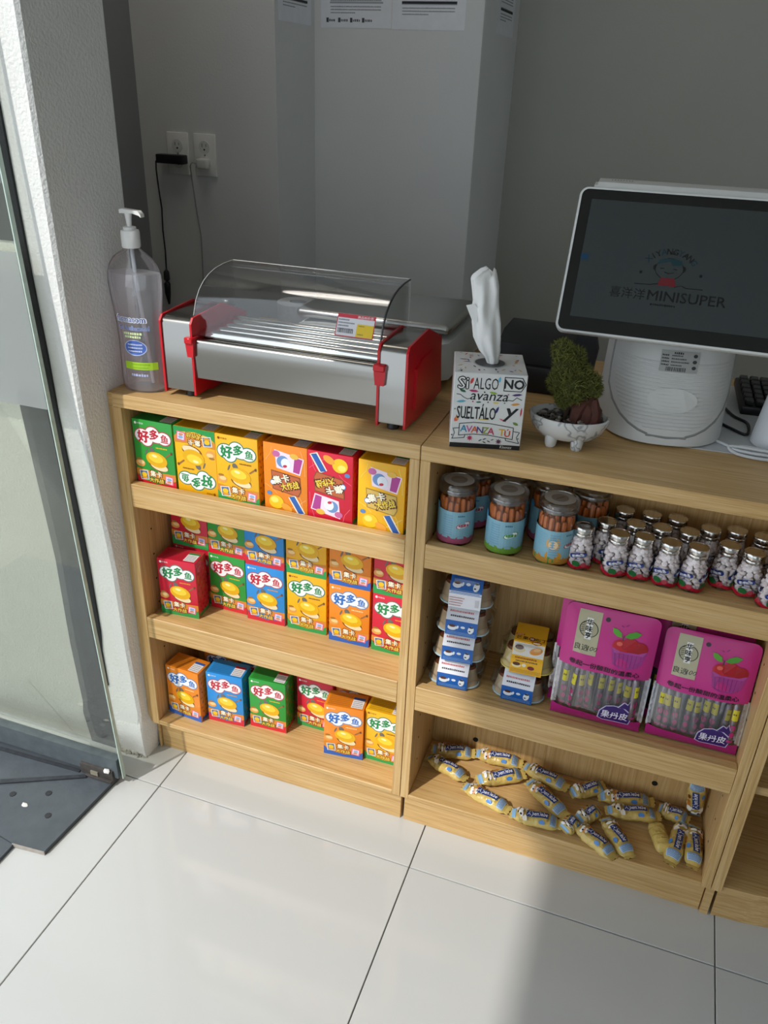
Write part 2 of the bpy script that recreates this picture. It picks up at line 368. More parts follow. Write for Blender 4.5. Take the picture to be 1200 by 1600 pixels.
g = G(); g.prism([(-0.9, 0.885), (xg(0.885) - 0.001, 0.885), (xg(1.15) - 0.001, 1.15), (-0.9, 1.15)], 'y', -0.1128, -0.1122); g.done('frosted_band', frosted(), door, smooth=0)
g = G(); g.rings([[(xg(z), -0.1125, z), (xg(z) + 0.0022, -0.1125, z), (xg(z) + 0.0022, -0.1035, z), (xg(z), -0.1035, z)] for z in (0.02, 2.05)]); g.done('glass_edge', mat('#b9cdc2', 0.3, var=0.25, scale=50), door, smooth=0)
flush(lambda z: lerp(SL, z), lambda z: lerp(SM, z), 0.007, 0.0, 0.895).done('stile', mat('#363c44', 0.45, var=0.35, scale=40, bump=0.35, bscale=90), door, smooth=0)
flush(lambda z: lerp(SM, z), lambda z: lerp(SR, z), 0.005, 0.20, 2.05).done('black_strip', mat('#1e1f22', 0.6, var=0.5, scale=160, bump=0.4), door, smooth=0)  # near-black speckled strip laid on the pillar front beside the glass
flush(lambda z: -0.9, lambda z: lerp(SM, z), 0.004, 1.16, 2.05).done('painted_shade', mat('#4a4d4e', 0.6, var=0.1, scale=5), door, smooth=0)  # added sheet, painted dark for the dimness behind the upper glass
g = G(); g.prism([(-0.9, 0.012), (-0.017, 0.022), (-0.017, 0.075), (-0.9, 0.062)], 'y', -0.118, -0.098); g.done('bottom_rail', mat('#5a6265', 0.55, 0.3, var=0.35, scale=40, bump=0.3), door, smooth=0)
g = G(); g.box(-0.115, -0.124, 0.012, -0.028, -0.086, 0.042, 0.003); g.box(-0.10, -0.13, 0.012, -0.03, -0.1, 0.016, 0.001); g.done('pivot_block', mat('#46413d', 0.7, 0.3, var=0.5, scale=70, bump=0.6), door)
g = G(); g.box(-0.085, -0.1265, 0.019, -0.066, -0.124, 0.030); g.done('latch_plate', mat('#a29a86', 0.5, 0.5, var=0.2), door, smooth=0)
for (x, y, z) in ((-0.041, -0.125, 0.043), (-0.26, -0.27, 0.011), (-0.165, -0.245, 0.011)):
    g = G(); g.blob((x, y, z), 0.009, 0.006, 0.004, 1, 0.25); g.done('plaster_chip', mat('#d9d6cf', 0.9), door)

# black metal plates of the threshold
thr = thing('trim_1', 'worn black metal threshold plates on the floor at the door', 'threshold'); tag(thr, kind='structure')
g = G(); g.prism([(-0.9, -0.205), (-0.12, -0.333), (-0.046, -0.326), (-0.030, -0.100), (-0.9, -0.090)], 'z', -0.002, 0.011); g.done('plate', BLACKM, thr, smooth=0)
g = G(); g.prism([(-0.9, -0.8), (-0.118, -0.8), (-0.118, -0.334), (-0.9, -0.206)], 'z', -0.002, 0.0085); g.done('plate', BLACKM, thr, smooth=0)
g = G(); g.prism([(-0.9, -0.150), (-0.118, -0.118), (-0.118, -0.126), (-0.9, -0.164)], 'z', 0.011, 0.0135); g.prism([(-0.45, -0.30), (-0.10, -0.128), (-0.092, -0.134), (-0.44, -0.312)], 'z', 0.011, 0.0145); g.done('track', mat('#3c3f44', 0.5, 0.4, var=0.4, scale=60, bump=0.4), thr, smooth=0)
g = G(); g.prism([(-0.12, -0.3345), (-0.046, -0.3275), (-0.0455, -0.3265), (-0.12, -0.333)], 'z', -0.001, 0.0105); g.done('raw_edge', mat('#a39b92', 0.9, var=0.3, scale=90), thr, smooth=0)
for (x, y) in ((-0.10, -0.25), (-0.14, -0.20), (-0.21, -0.23)):
    g = G(); g.lathe([(0.007, 0.011), (0.007, 0.0122), (0.004, 0.0125)], 14, (x, y, 0)); g.done('screw_head', mat('#3a3a3d', 0.5, 0.5), thr)

# ================================================================== counter cabinets
def cabinet(name, label, x0, x1, shelves, feet=False):
    t = thing(name, label, 'cabinet')
    D, P = 0.62, 0.018
    def b(n, x0, y0, z0, x1, y1, z1, m=WX, bev=0.0008):
        g = G(); g.box(x0, y0, z0, x1, y1, z1, bev, 1); return g.done(n, m, t, smooth=0)
    b('top_board', x0 + 0.0007, 0.0, H - 0.026, x1 - 0.0007, D, H)
    b('side_panel', x0 + 0.0007, 0.0, 0.093, x0 + P, D, H - 0.0262, WZ); b('side_panel', x1 - P, 0.0, 0.093, x1 - 0.0007, D, H - 0.0262, WZ)
    b('back_panel', x0 + P, 0.178, 0.104, x1 - P, 0.186, H - 0.026, WZ)
    b('bottom_shelf', x0 + P, 0.0, 0.0925, x1 - P, 0.178, 0.104)
    b('kick_board', x0 + 0.003, 0.027, 0.0, x1 - 0.004, 0.045, 0.0925)
    for zt, zb in shelves:
        b('shelf', x0 + P, 0.018, zt - 0.026, x1 - P, 0.178, zt - 0.008); b('shelf_lip', x0 + P + 0.0006, 0.0, zb, x1 - P - 0.0006, 0.018, zt)
    g = G()
    for z in [0.16 + 0.06 * k for k in range(12)]:
        for y in (0.05, 0.14):
            g.tube([(x0 + P - 0.001, y, z), (x0 + P + 0.0004, y, z)], 0.0022, 8); g.tube([(x1 - P + 0.001, y, z), (x1 - P - 0.0004, y, z)], 0.0022, 8)
    tag(g.done('peg_holes', mat('#2b2118', 0.9), t), kind='stuff')
    return t
cabA = cabinet('display_cabinet', 'oak open-shelf counter cabinet full of snack boxes, beside the pillar', 0.0, 0.6, ((0.705, 0.655), (0.391, 0.339)))
g = G(); g.box(-0.0115, 0.004, 0.093, 0.0, 0.62, H - 0.0265); g.done('end_panel', WZ, cabA, smooth=0)
g = G(); g.box(-0.0115, 0.004, H - 0.026, 0.0, 0.62, H - 0.0005); g.done('end_cap', WX, cabA, smooth=0)
g = G(); g.box(-0.004, 0.022, 0.0, 0.002, 0.05, 0.0925); g.done('foot_block', WX, cabA, smooth=0)
cabB = cabinet('display_cabinet', 'oak open-shelf counter cabinet under the cash terminal, holding jars and pouches', 0.6, 1.2157, ((0.705, 0.657), (0.390, 0.333)))
for x, z in ((0.715, 0.135), (1.095, 0.148)):
    g = G(); g.tube([(x, 0.1785, z), (x, 0.1765, z)], 0.006, 10); g.done('cable_hole', mat('#15110d', 0.9), cabB)
# the curved end cabinet
cabC = thing('curved_cabinet', 'oak corner cabinet with curved shelves at the right edge', 'cabinet')
X0 = 1.2165
def arc(r, cx=X0 + 0.018, cy=0.42, n=14, sx=1.25): return [(cx + r * sx * math.sin(PI / 2 * k / n), cy - r * math.cos(PI / 2 * k / n)) for k in range(n + 1)] + [(cx, cy)]
g = G(); g.box(X0, 0.0, 0.093, X0 + 0.018, 0.62, H - 0.0262, 0.0008, 1); g.done('side_panel', WZ, cabC, smooth=0)
for nm, r, za, zb in (('top_board', 0.42, H - 0.026, H), ('shelf', 0.405, 0.335, 0.353), ('shelf', 0.405, 0.655, 0.673), ('bottom_shelf', 0.415, 0.0925, 0.104), ('kick_board', 0.395, 0.0, 0.0925)):
    g = G(); g.prism(arc(r, sx=1.25), 'z', za, zb); g.done(nm, WX, cabC, smooth=30)
g = G(); g.box(X0 + 0.018, 0.42, 0.0, X0 + 0.56, 0.43, H - 0.026); g.done('back_panel', WZ, cabC, smooth=0)
g = G(); g.box(X0 - 0.003, 0.022, 0.0, X0 + 0.012, 0.05, 0.0925); g.done('foot_block', WX, cabC, smooth=0)

# ================================================================== snack boxes
BW, BH, BD = 0.087, 0.137, 0.050
SKINS = {  # ground, lettering, cloud rim, foot band, small print
    'green': ('#2f9a3c', '#c3213a', '#b33a4a', '#d5202f', '#f4f4ea', '#e9c62a'), 'yellow': ('#f3b61c', '#1f8a4a', '#3d7d63', '#2c9a4e', '#8a4a12', '#8a5a12'),
    'red': ('#d3203a', '#1f8a4a', '#5d7a6e', '#2f9a4a', '#ffeef0', '#f0a030'), 'blue': ('#2f8fd8', '#c3213a', '#a9505f', '#cf2338', '#f2f7ff', '#e9a02a'),
    'orange': ('#ee8a24', '#2a6fc0', '#6b8fbb', '#2f62b8', '#fff1dd', '#ffe0a0')}
def snack_front(sk):
    c = SKINS[sk]; p = Print(0.3); W, Hh = BW, BH
    X = lambda u: (u - 0.5) * W
    def el(u, v, ru, rv, col, lay, rot=0): p.ell(X(u), v * Hh, ru * W, rv * Hh, col, lay, rot)
    el(0.09, 0.945, 0.030, 0.020, c[4], 1); p.text('好丽友', X(0.21), 0.945 * Hh, 0.026 * Hh, c[4], 1, width=0.16 * W)
    for lay, k, col in ((1, 0.022, c[2]), (2, 0.0, '#f6f4f2')):
        el(0.24, 0.765, 0.185 + k, 0.10 + k * .7, col, lay); el(0.34, 0.715, 0.15 + k, 0.095 + k * .7, col, lay); el(0.50, 0.815, 0.17 + k, 0.10 + k * .7, col, lay); el(0.78, 0.765, 0.17 + k, 0.092 + k * .7, col, lay); el(0.6, 0.76, 0.2 + k, 0.07 + k * .7, col, lay)
    p.text('好', X(0.265), 0.757 * Hh, 0.172 * Hh, c[1], 3, 0.05, 0.03); p.text('多', X(0.54), 0.803 * Hh, 0.148 * Hh, c[1], 3, 0.045, -0.04); p.text('鱼', X(0.80), 0.768 * Hh, 0.118 * Hh, c[1], 3, 0.025, -0.04)
    p.smalls(X(0.56), X(0.86), 0.615 * Hh, 0.022 * Hh, c[5], 2, 4)
    el(0.45, 0.56, 0.06, 0.05, '#6e6a63', 1, 0.6); el(0.30, 0.53, 0.02, 0.05, '#6e6a63', 1, -0.4)
    el(0.12, 0.34, 0.12, 0.055, '#e8a24e', 1); el(0.14, 0.355, 0.085, 0.03, '#f6cf8e', 2); el(0.10, 0.40, 0.07, 0.018, '#a8742e', 1)
    p.poly([(X(0.0), 0.26 * Hh), (X(0.0), 0.16 * Hh), (X(1), 0.13 * Hh), (X(1), 0.24 * Hh), (X(0.55), 0.23 * Hh)], '#d98a2e', 1)
    el(0.58, 0.345, 0.25, 0.085, '#8a4a1c', 2, -0.2); el(0.60, 0.330, 0.22, 0.060, '#f1dcae', 3, -0.2)      # baked underside
    el(0.55, 0.43, 0.27, 0.115, '#e9b013', 4, -0.15); el(0.53, 0.455, 0.19, 0.068, '#f6d33c', 5, -0.15); el(0.50, 0.485, 0.07, 0.02, '#fff3a8', 6, -0.15)
    p.line([(X(0.80), 0.50 * Hh), (X(0.93), 0.565 * Hh)], 0.035 * W, '#9a6a3c', 3); el(0.94, 0.565, 0.025, 0.022, '#6d4526', 4)
    p.poly([(X(0.0), 0.0), (X(1), 0.0), (X(1), 0.15 * Hh), (X(0.86), 0.075 * Hh), (X(0.5), 0.05 * Hh), (X(0.12), 0.09 * Hh), (X(0), 0.17 * Hh)], c[3], 2)
    p.rect(X(0.08), 0.09 * Hh, X(0.30), 0.235 * Hh, '#f1efe6', 3, rot=0.12); p.rect(X(0.10), 0.10 * Hh, X(0.28), 0.225 * Hh, '#56739c', 4, rot=0.12); el(0.19, 0.17, 0.07, 0.035, '#f0c21e', 5); el(0.19, 0.125, 0.08, 0.022, '#e09a2a', 5)
    p.rect(X(0.72), 0.075 * Hh, X(0.93), 0.205 * Hh, '#e7718c', 3, rot=-0.12); p.rect(X(0.745), 0.09 * Hh, X(0.905), 0.19 * Hh, '#e8dcee', 4, rot=-0.12); el(0.83, 0.155, 0.06, 0.022, '#8fb0d8', 5); el(0.82, 0.115, 0.06, 0.018, '#d98a5a', 5)
    p.text('集卡', X(0.50), 0.205 * Hh, 0.098 * Hh, '#8a4e16', 5, 0.09); p.text('集卡', X(0.50), 0.205 * Hh, 0.090 * Hh, '#fff6dc', 6, 0.02)
    p.text('大作战', X(0.50), 0.105 * Hh, 0.072 * Hh, '#8a4e16', 5, 0.09, width=0.38 * W); p.text('大作战', X(0.50), 0.105 * Hh, 0.066 * Hh, '#f3d75c', 6, 0.02, width=0.36 * W)
    return p
def snack_card(sk):
    c = SKINS[sk]; p = Print(0.3); W, Hh = BW, BH; X = lambda u: (u - 0.5) * W
    lt = {'orange': '#f8b070', 'red': '#f0607a', 'yellow': '#f9d868'}[sk]
    def el(u, v, ru, rv, col, lay, rot=0): p.ell(X(u), v * Hh, ru * W, rv * Hh, col, lay, rot)
    for a, b in (((0.05, 0.75), (0.2, 0.95)), ((0.85, 0.95), (0.95, 0.6)), ((0.03, 0.4), (0.3, 0.28)), ((0.9, 0.1), (0.75, 0.35)), ((0.5, 0.05), (0.96, 0.25))): p.line([(X(a[0]), a[1] * Hh), (X((a[0] + b[0]) / 2 + .04), (a[1] + b[1]) / 2 * Hh), (X(b[0]), b[1] * Hh)], 0.012 * W, lt, 1)
    p.poly([(X(u), v * Hh) for u, v in ((0.26, 0.92), (0.93, 0.84), (0.84, 0.60), (0.30, 0.66))], '#f2ddea', 2)
    p.poly([(X(u), v * Hh) for u, v in ((0.72, 0.85), (0.90, 0.83), (0.82, 0.62), (0.68, 0.635))], '#b0408f', 3)
    el(0.45, 0.76, 0.14, 0.085, '#6f94c6', 3, 0.5); el(0.52, 0.74, 0.11, 0.075, '#e9eef4', 4, 0.3); el(0.50, 0.70, 0.05, 0.02, '#c8304a', 5, 0.3); el(0.30, 0.86, 0.09, 0.045, '#c86aa0', 3); el(0.71, 0.86, 0.1, 0.04, '#e6b84a', 4, -0.1)
    p.poly([(X(u), v * Hh) for u, v in ((0.17, 0.62), (0.84, 0.57), (0.86, 0.36), (0.80, 0.28), (0.20, 0.34))], '#8a4a2a' if sk != 'yellow' else '#a88030', 3)
    p.poly([(X(u), v * Hh) for u, v in ((0.19, 0.605), (0.82, 0.557), (0.84, 0.365), (0.785, 0.295), (0.22, 0.352))], '#c0643a' if sk != 'yellow' else '#d8b45a', 4)
    p.text('集卡', X(0.40), 0.505 * Hh, 0.115 * Hh, '#f7f0d8', 6, 0.03, 0.32); p.text('大作战', X(0.60), 0.425 * Hh, 0.105 * Hh, '#f2d24a', 6, 0.03, 0.32, width=0.42 * W); p.text('大作战', X(0.605), 0.42 * Hh, 0.118 * Hh, '#5a2c14', 5, 0.09, 0.32, width=0.46 * W); p.text('集卡', X(0.405), 0.50 * Hh, 0.125 * Hh, '#5a2c14', 5, 0.09, 0.32)
    el(0.21, 0.44, 0.065, 0.042, '#4f8fc8', 5, 0.4); el(0.21, 0.44, 0.05, 0.03, '#eef4f8', 6, 0.4)
    p.poly([(X(u), v * Hh) for u, v in ((0.58, 0.26), (0.70, 0.28), (0.92, 0.05), (0.80, 0.03))], '#2f62b0', 3)
    p.poly([(X(u), v * Hh) for u, v in ((0.56, 0.25), (0.72, 0.30), (0.95, 0.05), (0.78, 0.01))], '#f4e6cc', 2)
    el(0.28, 0.15, 0.17, 0.10, '#f0c41e', 3); el(0.24, 0.18, 0.09, 0.045, '#fae36a', 4); el(0.52, 0.09, 0.14, 0.05, '#eda23a', 3, -0.5); el(0.12, 0.27, 0.06, 0.03, '#5f86b8', 3)
    return p
def dark(h, k=0.72): return '#' + ''.join('%02x' % int(int(h[i:i + 2], 16) * k) for i in (1, 3, 5))
PROTO = {}
def snack(sk, card, flip, loc, rz, label):
    key = (sk, card, flip)
    if key in PROTO: return dup(PROTO[key], loc, R(rz), label)
    c = SKINS[sk]
    t = thing('snack_box', label, 'snack box', loc, R(rz), 'snack boxes in the cabinet beside the pillar'); PROTO[key] = t
    g = G(); g.box(0, 0, 0, BW, BD, BH, 0.0012, 2); g.done('carton', mat(c[0], 0.3, var=0.03), t)
    fn = (lambda u, v, e: (BW / 2 - u, -e, BH - v)) if flip else (lambda u, v, e: (BW / 2 + u, -e, v))
    (snack_card(sk) if card else snack_front(sk)).build('front_print', fn, t)
    p = Print(0.35); r = random.Random(5)
    for i in range(9):
        for j in range(4):
            p.leaf(0.007 + j * 0.012 + (i % 2) * 0.004, 0.012 + i * 0.0135, 0.009, 0.004, dark(c[0], 0.80) if (i + j) % 3 else '#c8742e', 1, r.uniform(0, 3))
    p.rect(0.004, 0.002, BD - 0.004, 0.010, c[3], 1); p.build('side_print', right_of(BW), t)
    p = Print(0.4); p.rect(-0.038, 0.004, 0.012, 0.040, dark(c[0], 0.93), 1)
    for k in range(6): p.smalls(-0.036, 0.010, 0.008 + k * 0.0055, 0.0024, dark(c[0], 0.80), 2, k)
    p.rect(0.014, 0.005, 0.039, 0.038, '#ece9ea', 1); p.rect(0.014, 0.031, 0.039, 0.038, '#c92a36' if sk in ('blue',) else dark(c[3], 0.9), 2)
    for k in range(4): p.smalls(0.016, 0.037, 0.009 + k * 0.0055, 0.0022, '#8f8d92', 2, k + 9)
    p.rect(-0.040, 0.002, 0.040, 0.003, dark(c[0], 0.8), 1)
    p.build('top_print', lambda u, v, e: (BW / 2 + u, v, BH + e), t)
    return t
Z1, Z2, Z3 = 0.6972, 0.3832, 0.1042
for a in (
    ('green', 0, 0, (0.022, 0.022, Z1), 0, 'green snack box with red lettering, leftmost on the top shelf'),
    ('yellow', 0, 1, (0.112, 0.0235, Z1), 0, 'yellow snack box standing upside down on the top shelf'),
    ('yellow', 0, 0, (0.2008, 0.021, Z1), 0, 'upright yellow snack box with green lettering on the top shelf'),
    ('orange', 1, 0, (0.2985, 0.022, Z1), 0, 'orange snack box showing its card picture side on the top shelf'),
    ('red', 1, 1, (0.3865, 0.021, Z1), 0, 'red snack box showing its card picture side upside down on the top shelf'),
    ('yellow', 1, 0, (0.4835, 0.021, Z1), 0, 'yellow snack box showing its card picture side, rightmost on the top shelf'),
    ('red', 0, 0, (0.0315, 0.0385, Z2), 5, 'red snack box pulled forward alone at the left of the middle shelf'),
    ('green', 0, 0, (0.118, 0.099, Z2), -0.5, 'green snack box in the lower layer of the middle shelf'),
    ('blue', 0, 0, (0.2115, 0.0885, Z2), 2, 'blue snack box with red lettering in the lower layer of the middle shelf'),
    ('yellow', 0, 0, (0.3045, 0.092, Z2), 2.5, 'yellow snack box with green lettering in the lower layer of the middle shelf'),
    ('orange', 0, 0, (0.4015, 0.0865, Z2), 2, 'orange snack box with blue lettering in the lower layer of the middle shelf'),
    ('red', 0, 0, (0.4945, 0.0885, Z2), 0, 'red snack box at the right end of the lower layer on the middle shelf'),
    ('red', 0, 0, (0.0285, 0.106, Z2), 0, 'red snack box hidden behind the forward red box on the middle shelf'),
    ('red', 0, 0, (0.030, 0.104, Z2 + BH + .0004), 0, 'dim red snack box leftmost in the upper layer of the middle shelf'),
    ('green', 0, 0, (0.1205, 0.100, Z2 + BH + .0004), -0.5, 'green snack box in the upper layer of the middle shelf'),
    ('blue', 0, 0, (0.2125, 0.0895, Z2 + BH + .0004), 2, 'blue snack box in the upper layer of the middle shelf'),
    ('yellow', 0, 0, (0.3045, 0.0925, Z2 + BH + .0004), 2, 'yellow snack box in the upper layer of the middle shelf'),
    ('orange', 0, 0, (0.4015, 0.087, Z2 + BH + .0004), 2, 'orange snack box in the upper layer of the middle shelf'),
    ('red', 0, 0, (0.4945, 0.089, Z2 + BH + .0004), 0, 'red snack box rightmost in the upper layer of the middle shelf'),
    ('orange', 0, 0, (0.0245, 0.0365, Z3), -4, 'orange snack box leftmost in the front of the bottom shelf'),
    ('blue', 0, 0, (0.121, 0.0475, Z3), 4.5, 'blue snack box in the front of the bottom shelf'),
    ('green', 0, 0, (0.2185, 0.065, Z3), 3.5, 'green snack box in the front of the bottom shelf'),
    ('red', 0, 0, (0.315, 0.109, Z3), 0, 'red snack box standing back on the bottom shelf'),
    ('orange', 0, 0, (0.4075, 0.0465, Z3), 7, 'glossy orange snack box pulled forward near the right of the bottom shelf'),
    ('yellow', 0, 0, (0.4945, 0.066, Z3), 1, 'yellow snack box at the right end of the bottom shelf'),
    ('orange', 0, 0, (0.072, 0.124, Z3), 0, 'orange snack box in the shade behind the leftmost orange box on the bottom shelf'),
    ('blue', 0, 0, (0.168, 0.124, Z3), 0, 'blue snack box in the dark behind the blue box on the bottom shelf'),
    ('orange', 0, 0, (0.404, 0.122, Z3), 0, 'orange snack box behind the forward orange box on the bottom shelf')): snack(*a)

# ================================================================== clear jars of biscuit sticks
ZB1 = 0.6972
JP = None
def jar(loc, rz, foot, bub, label, tan=False):
    t = thing('snack_jar', label, 'jar', loc, R(rz), 'clear jars of biscuit sticks')
    g = G(); g.lathe([(0.030, 0.0), (0.032, 0.003), (0.032, 0.092), (0.0305, 0.098), (0.0305, 0.104)], 28); g.done('jar_body', CLEAR, t)
    g = G(); g.lathe([(0.0335, 0.098), (0.0342, 0.100), (0.0342, 0.105), (0.0335, 0.106), (0.0342, 0.107), (0.0342, 0.113), (0.032, 0.1155), (0.027, 0.1158), (0.0265, 0.1145)], 28); lid = g.done('lid', clear('lid_plastic', (0.86, 0.86, 0.85), 0.22, 0.15, 0.75), t)
    p = Print(0.3); p.ell(0, 0, 0.0262, 0.0262, '#b9bbbc', 1, n=28); p.ell(0, 0, 0.0145, 0.0145, '#8f8b88', 2, n=24); p.rect(-0.008, -0.0007, 0.008, 0.0007, '#c9a99a' if bub != '#b84a3a' else '#1c1a1a', 3, rot=0.3); p.build('lid_disc', top_of(0.1148), lid)
    g = G(); rr = random.Random(3)
    for r, n in ((0.0255, 15), (0.016, 9), (0.006, 3)):
        for k in range(n):
            a = 2 * PI * k / n + r * 90; x, y = r * math.cos(a), r * math.sin(a); h = 0.086 + rr.uniform(-0.004, 0.006)
            g.tube([(x, y, 0.003), (x, y, h - 0.004), (x * 0.98, y * 0.98, h)], [0.0045, 0.0045, 0.0028], 7)
    tag(g.done('biscuit_sticks', mat('#c66a26', 0.3, var=0.25, scale=200, bump=0.2), t), kind='stuff')
    p = Print(0.3); L2 = PI * 0.0323
    p.rect(-L2, 0.006, L2, 0.068, '#86b4c4', 1, 40, 1); p.rect(-L2, 0.006, L2, 0.016, foot, 2, 40, 1)
    for k in range(7): p.ell(-L2 + k * L2 / 3.5, 0.015, 0.011, 0.006, foot, 2)
    for k in range(9): p.smalls(-0.020, -0.002, 0.060 - k * 0.0045, 0.0022, '#6f9fbe', 2, k)
    for k in range(5): p.smalls(-0.048, -0.026, 0.060 - k * 0.005, 0.0024, '#7fb0c8', 2, k + 20)
    p.ell(0.017, 0.042, 0.0135, 0.006, bub, 2, 0.3); p.ell(0.017, 0.042, 0.0118, 0.0048, '#e9eef0', 3, 0.3); p.smalls(0.008, 0.026, 0.042, 0.005, bub, 4, 2); p.smalls(0.006, 0.018, 0.060, 0.003, '#3f6f92', 2, 5)
    if tan:
        p.ell(-0.014, 0.044, 0.012, 0.013, '#d9a860', 2); p.ell(-0.014, 0.042, 0.008, 0.008, '#f0d0a0', 3); p.ell(-0.012, 0.020, 0.014, 0.012, '#d89a2e', 2); p.ell(-0.030, 0.012, 0.02, 0.008, '#4f8f3a', 3)
    else: p.ell(-0.040, 0.070, 0.0075, 0.0085, '#4fa6dc', 2)
    p.build('wrap_label', around(0.0323), t)
    return t
jar((0.656, 0.056, ZB1), 8, '#a9526e', '#c8485a', 'clear jar with pink-footed blue label, leftmost in the front jar row')
jar((0.7435, 0.055, ZB1), 0, '#6f9a38', '#5a9a30', 'clear jar with green-footed blue label, middle of the front jar row')
jar((0.829, 0.055, ZB1), 30, '#c08a3a', '#b84a3a', 'clear jar with round tan picture on its blue label, rightmost front jar', True)
j4 = jar((0.668, 0.127, ZB1), 0, '#a9526e', '#c8485a', 'clear jar half hidden behind the leftmost front jar')
dup(j4, (0.7375, 0.128, ZB1), 0.4, 'clear jar half hidden behind the middle front jar')
dup(j4, (0.8065, 0.125, ZB1), 0.2, 'clear jar behind and left of the rightmost front jar')
dup(j4, (0.8755, 0.129, ZB1), -0.3, 'clear jar behind and right of the rightmost front jar')

# ================================================================== small candy bottles
def candy_bottle(loc, rz, label):
    t = thing('candy_bottle', label, 'candy bottle', loc, R(rz), 'small candy bottles with silver lids')
    g = G(); g.lathe([(0.019, 0.0), (0.0208, 0.002), (0.0212, 0.010), (0.0205, 0.042), (0.0185, 0.052), (0.0150, 0.058), (0.0150, 0.064)], 24); g.done('bottle_body', CLEAR, t)
    g = G(); g.lathe([(0.0160, 0.060), (0.0168, 0.061), (0.0168, 0.064), (0.0160, 0.0655), (0.0168, 0.067), (0.0168, 0.0745), (0.0155, 0.0765), (0.0140, 0.0765), (0.0135, 0.0758)], 28); g.done('lid', mat('#cfcac4', 0.14, 1.0, var=0.02), t)
    g = G(); rr = random.Random(11); lay = 0.0072
    while lay < 0.056:
        rad = 0.0150 if lay < 0.045 else 0.011
        for k in range(9):
            a = 2 * PI * k / 9 + lay * 1231 + rr.uniform(-.2, .2); g.blob((rad * math.cos(a), rad * math.sin(a), lay + rr.uniform(-.001, .001)), 0.0056, 0.0056, 0.0044, 1, 0.04, Matrix.Rotation(rr.uniform(0, 3), 3, 'X') @ Matrix.Rotation(rr.uniform(0, 3), 3, 'Z'))
        lay += 0.0066
    tag(g.done('white_candies', mat('#f3e6e4', 0.45, var=0.06, scale=90), t), kind='stuff')
    p = Print(0.3); L2 = PI * 0.0214
    pts = [(-L2 + 2 * L2 * k / 24, 0.008 + 0.002 * math.sin(k * PI / 3)) for k in range(25)]
    for a, b in zip(pts, pts[1:]): p.poly([(a[0], a[1] - 0.0035), (b[0], b[1] - 0.0035), (b[0], b[1] + 0.0028), (a[0], a[1] + 0.0028)], '#c01a30', 1)
    for u0 in (-0.002, L2 * 0.98 - 0.03, -0.038):
        p.ell(u0 - 0.002, 0.0135, 0.0068, 0.0055, '#1f6a34', 2); p.ell(u0 + 0.011, 0.0125, 0.005, 0.004, '#c04a58', 2)
        ca = 0.28
        for lay_, hh, col in ((2, 0.0042, '#1d2a5c'), (3, 0.0036, '#27408a')):
            p.poly([(u0 + x * math.cos(ca) - y * math.sin(ca), 0.029 + x * math.sin(ca) + y * math.cos(ca)) for x, y in [(s_ * 0.0105 + s_ * hh * math.cos(a) * (1), hh * math.sin(a)) for s_ in (1, -1) for a in [(-PI / 2 + PI * k / 6) * s_ for k in range(7)]]], col, lay_)
        p.text('都市牧场', u0, 0.029, 0.0046, '#f4f4fa', 4, 0.02, ca, width=0.020); p.smalls(u0 - 0.006, u0 + 0.004, 0.035, 0.0016, '#3a58a8', 2, 3); p.smalls(u0 - 0.002, u0 + 0.008, 0.0225, 0.0014, '#3a58a8', 2, 6)
    p.build('wrap_print', around(0.0214), t)
    return t
ORD = ['first', 'second', 'third', 'fourth', 'fifth', 'sixth', 'seventh', 'eighth']
rows = (('front', [(0.876, 0.049, 0), (0.933, 0.047, 8), (0.9725, 0.052, -14), (1.0145, 0.049, -22), (1.0565, 0.050, -34), (1.104, 0.078, 60), (1.1405, 0.068, -8), (1.1755, 0.0415, 10)]),
        ('second', [(0.909, 0.083, 30), (0.9555, 0.092, -30), (0.998, 0.096, 10), (1.0415, 0.099, 50), (1.0745, 0.124, 15)]),
        ('back', [(0.934, 0.138, 0), (0.9785, 0.140, 40), (1.021, 0.142, 10), (1.1165, 0.137, -20), (1.158, 0.130, 30)]))
cb = None
for rn, lst in rows:
    for k, (x, y, a) in enumerate(lst):
        lb = 'small silver-lidded bottle of white candies, %s from the left in the %s row' % (ORD[k], rn)
        if cb is None: cb = candy_bottle((x, y, ZB1), a, lb)
        else: dup(cb, (x, y, ZB1), R(a), lb)

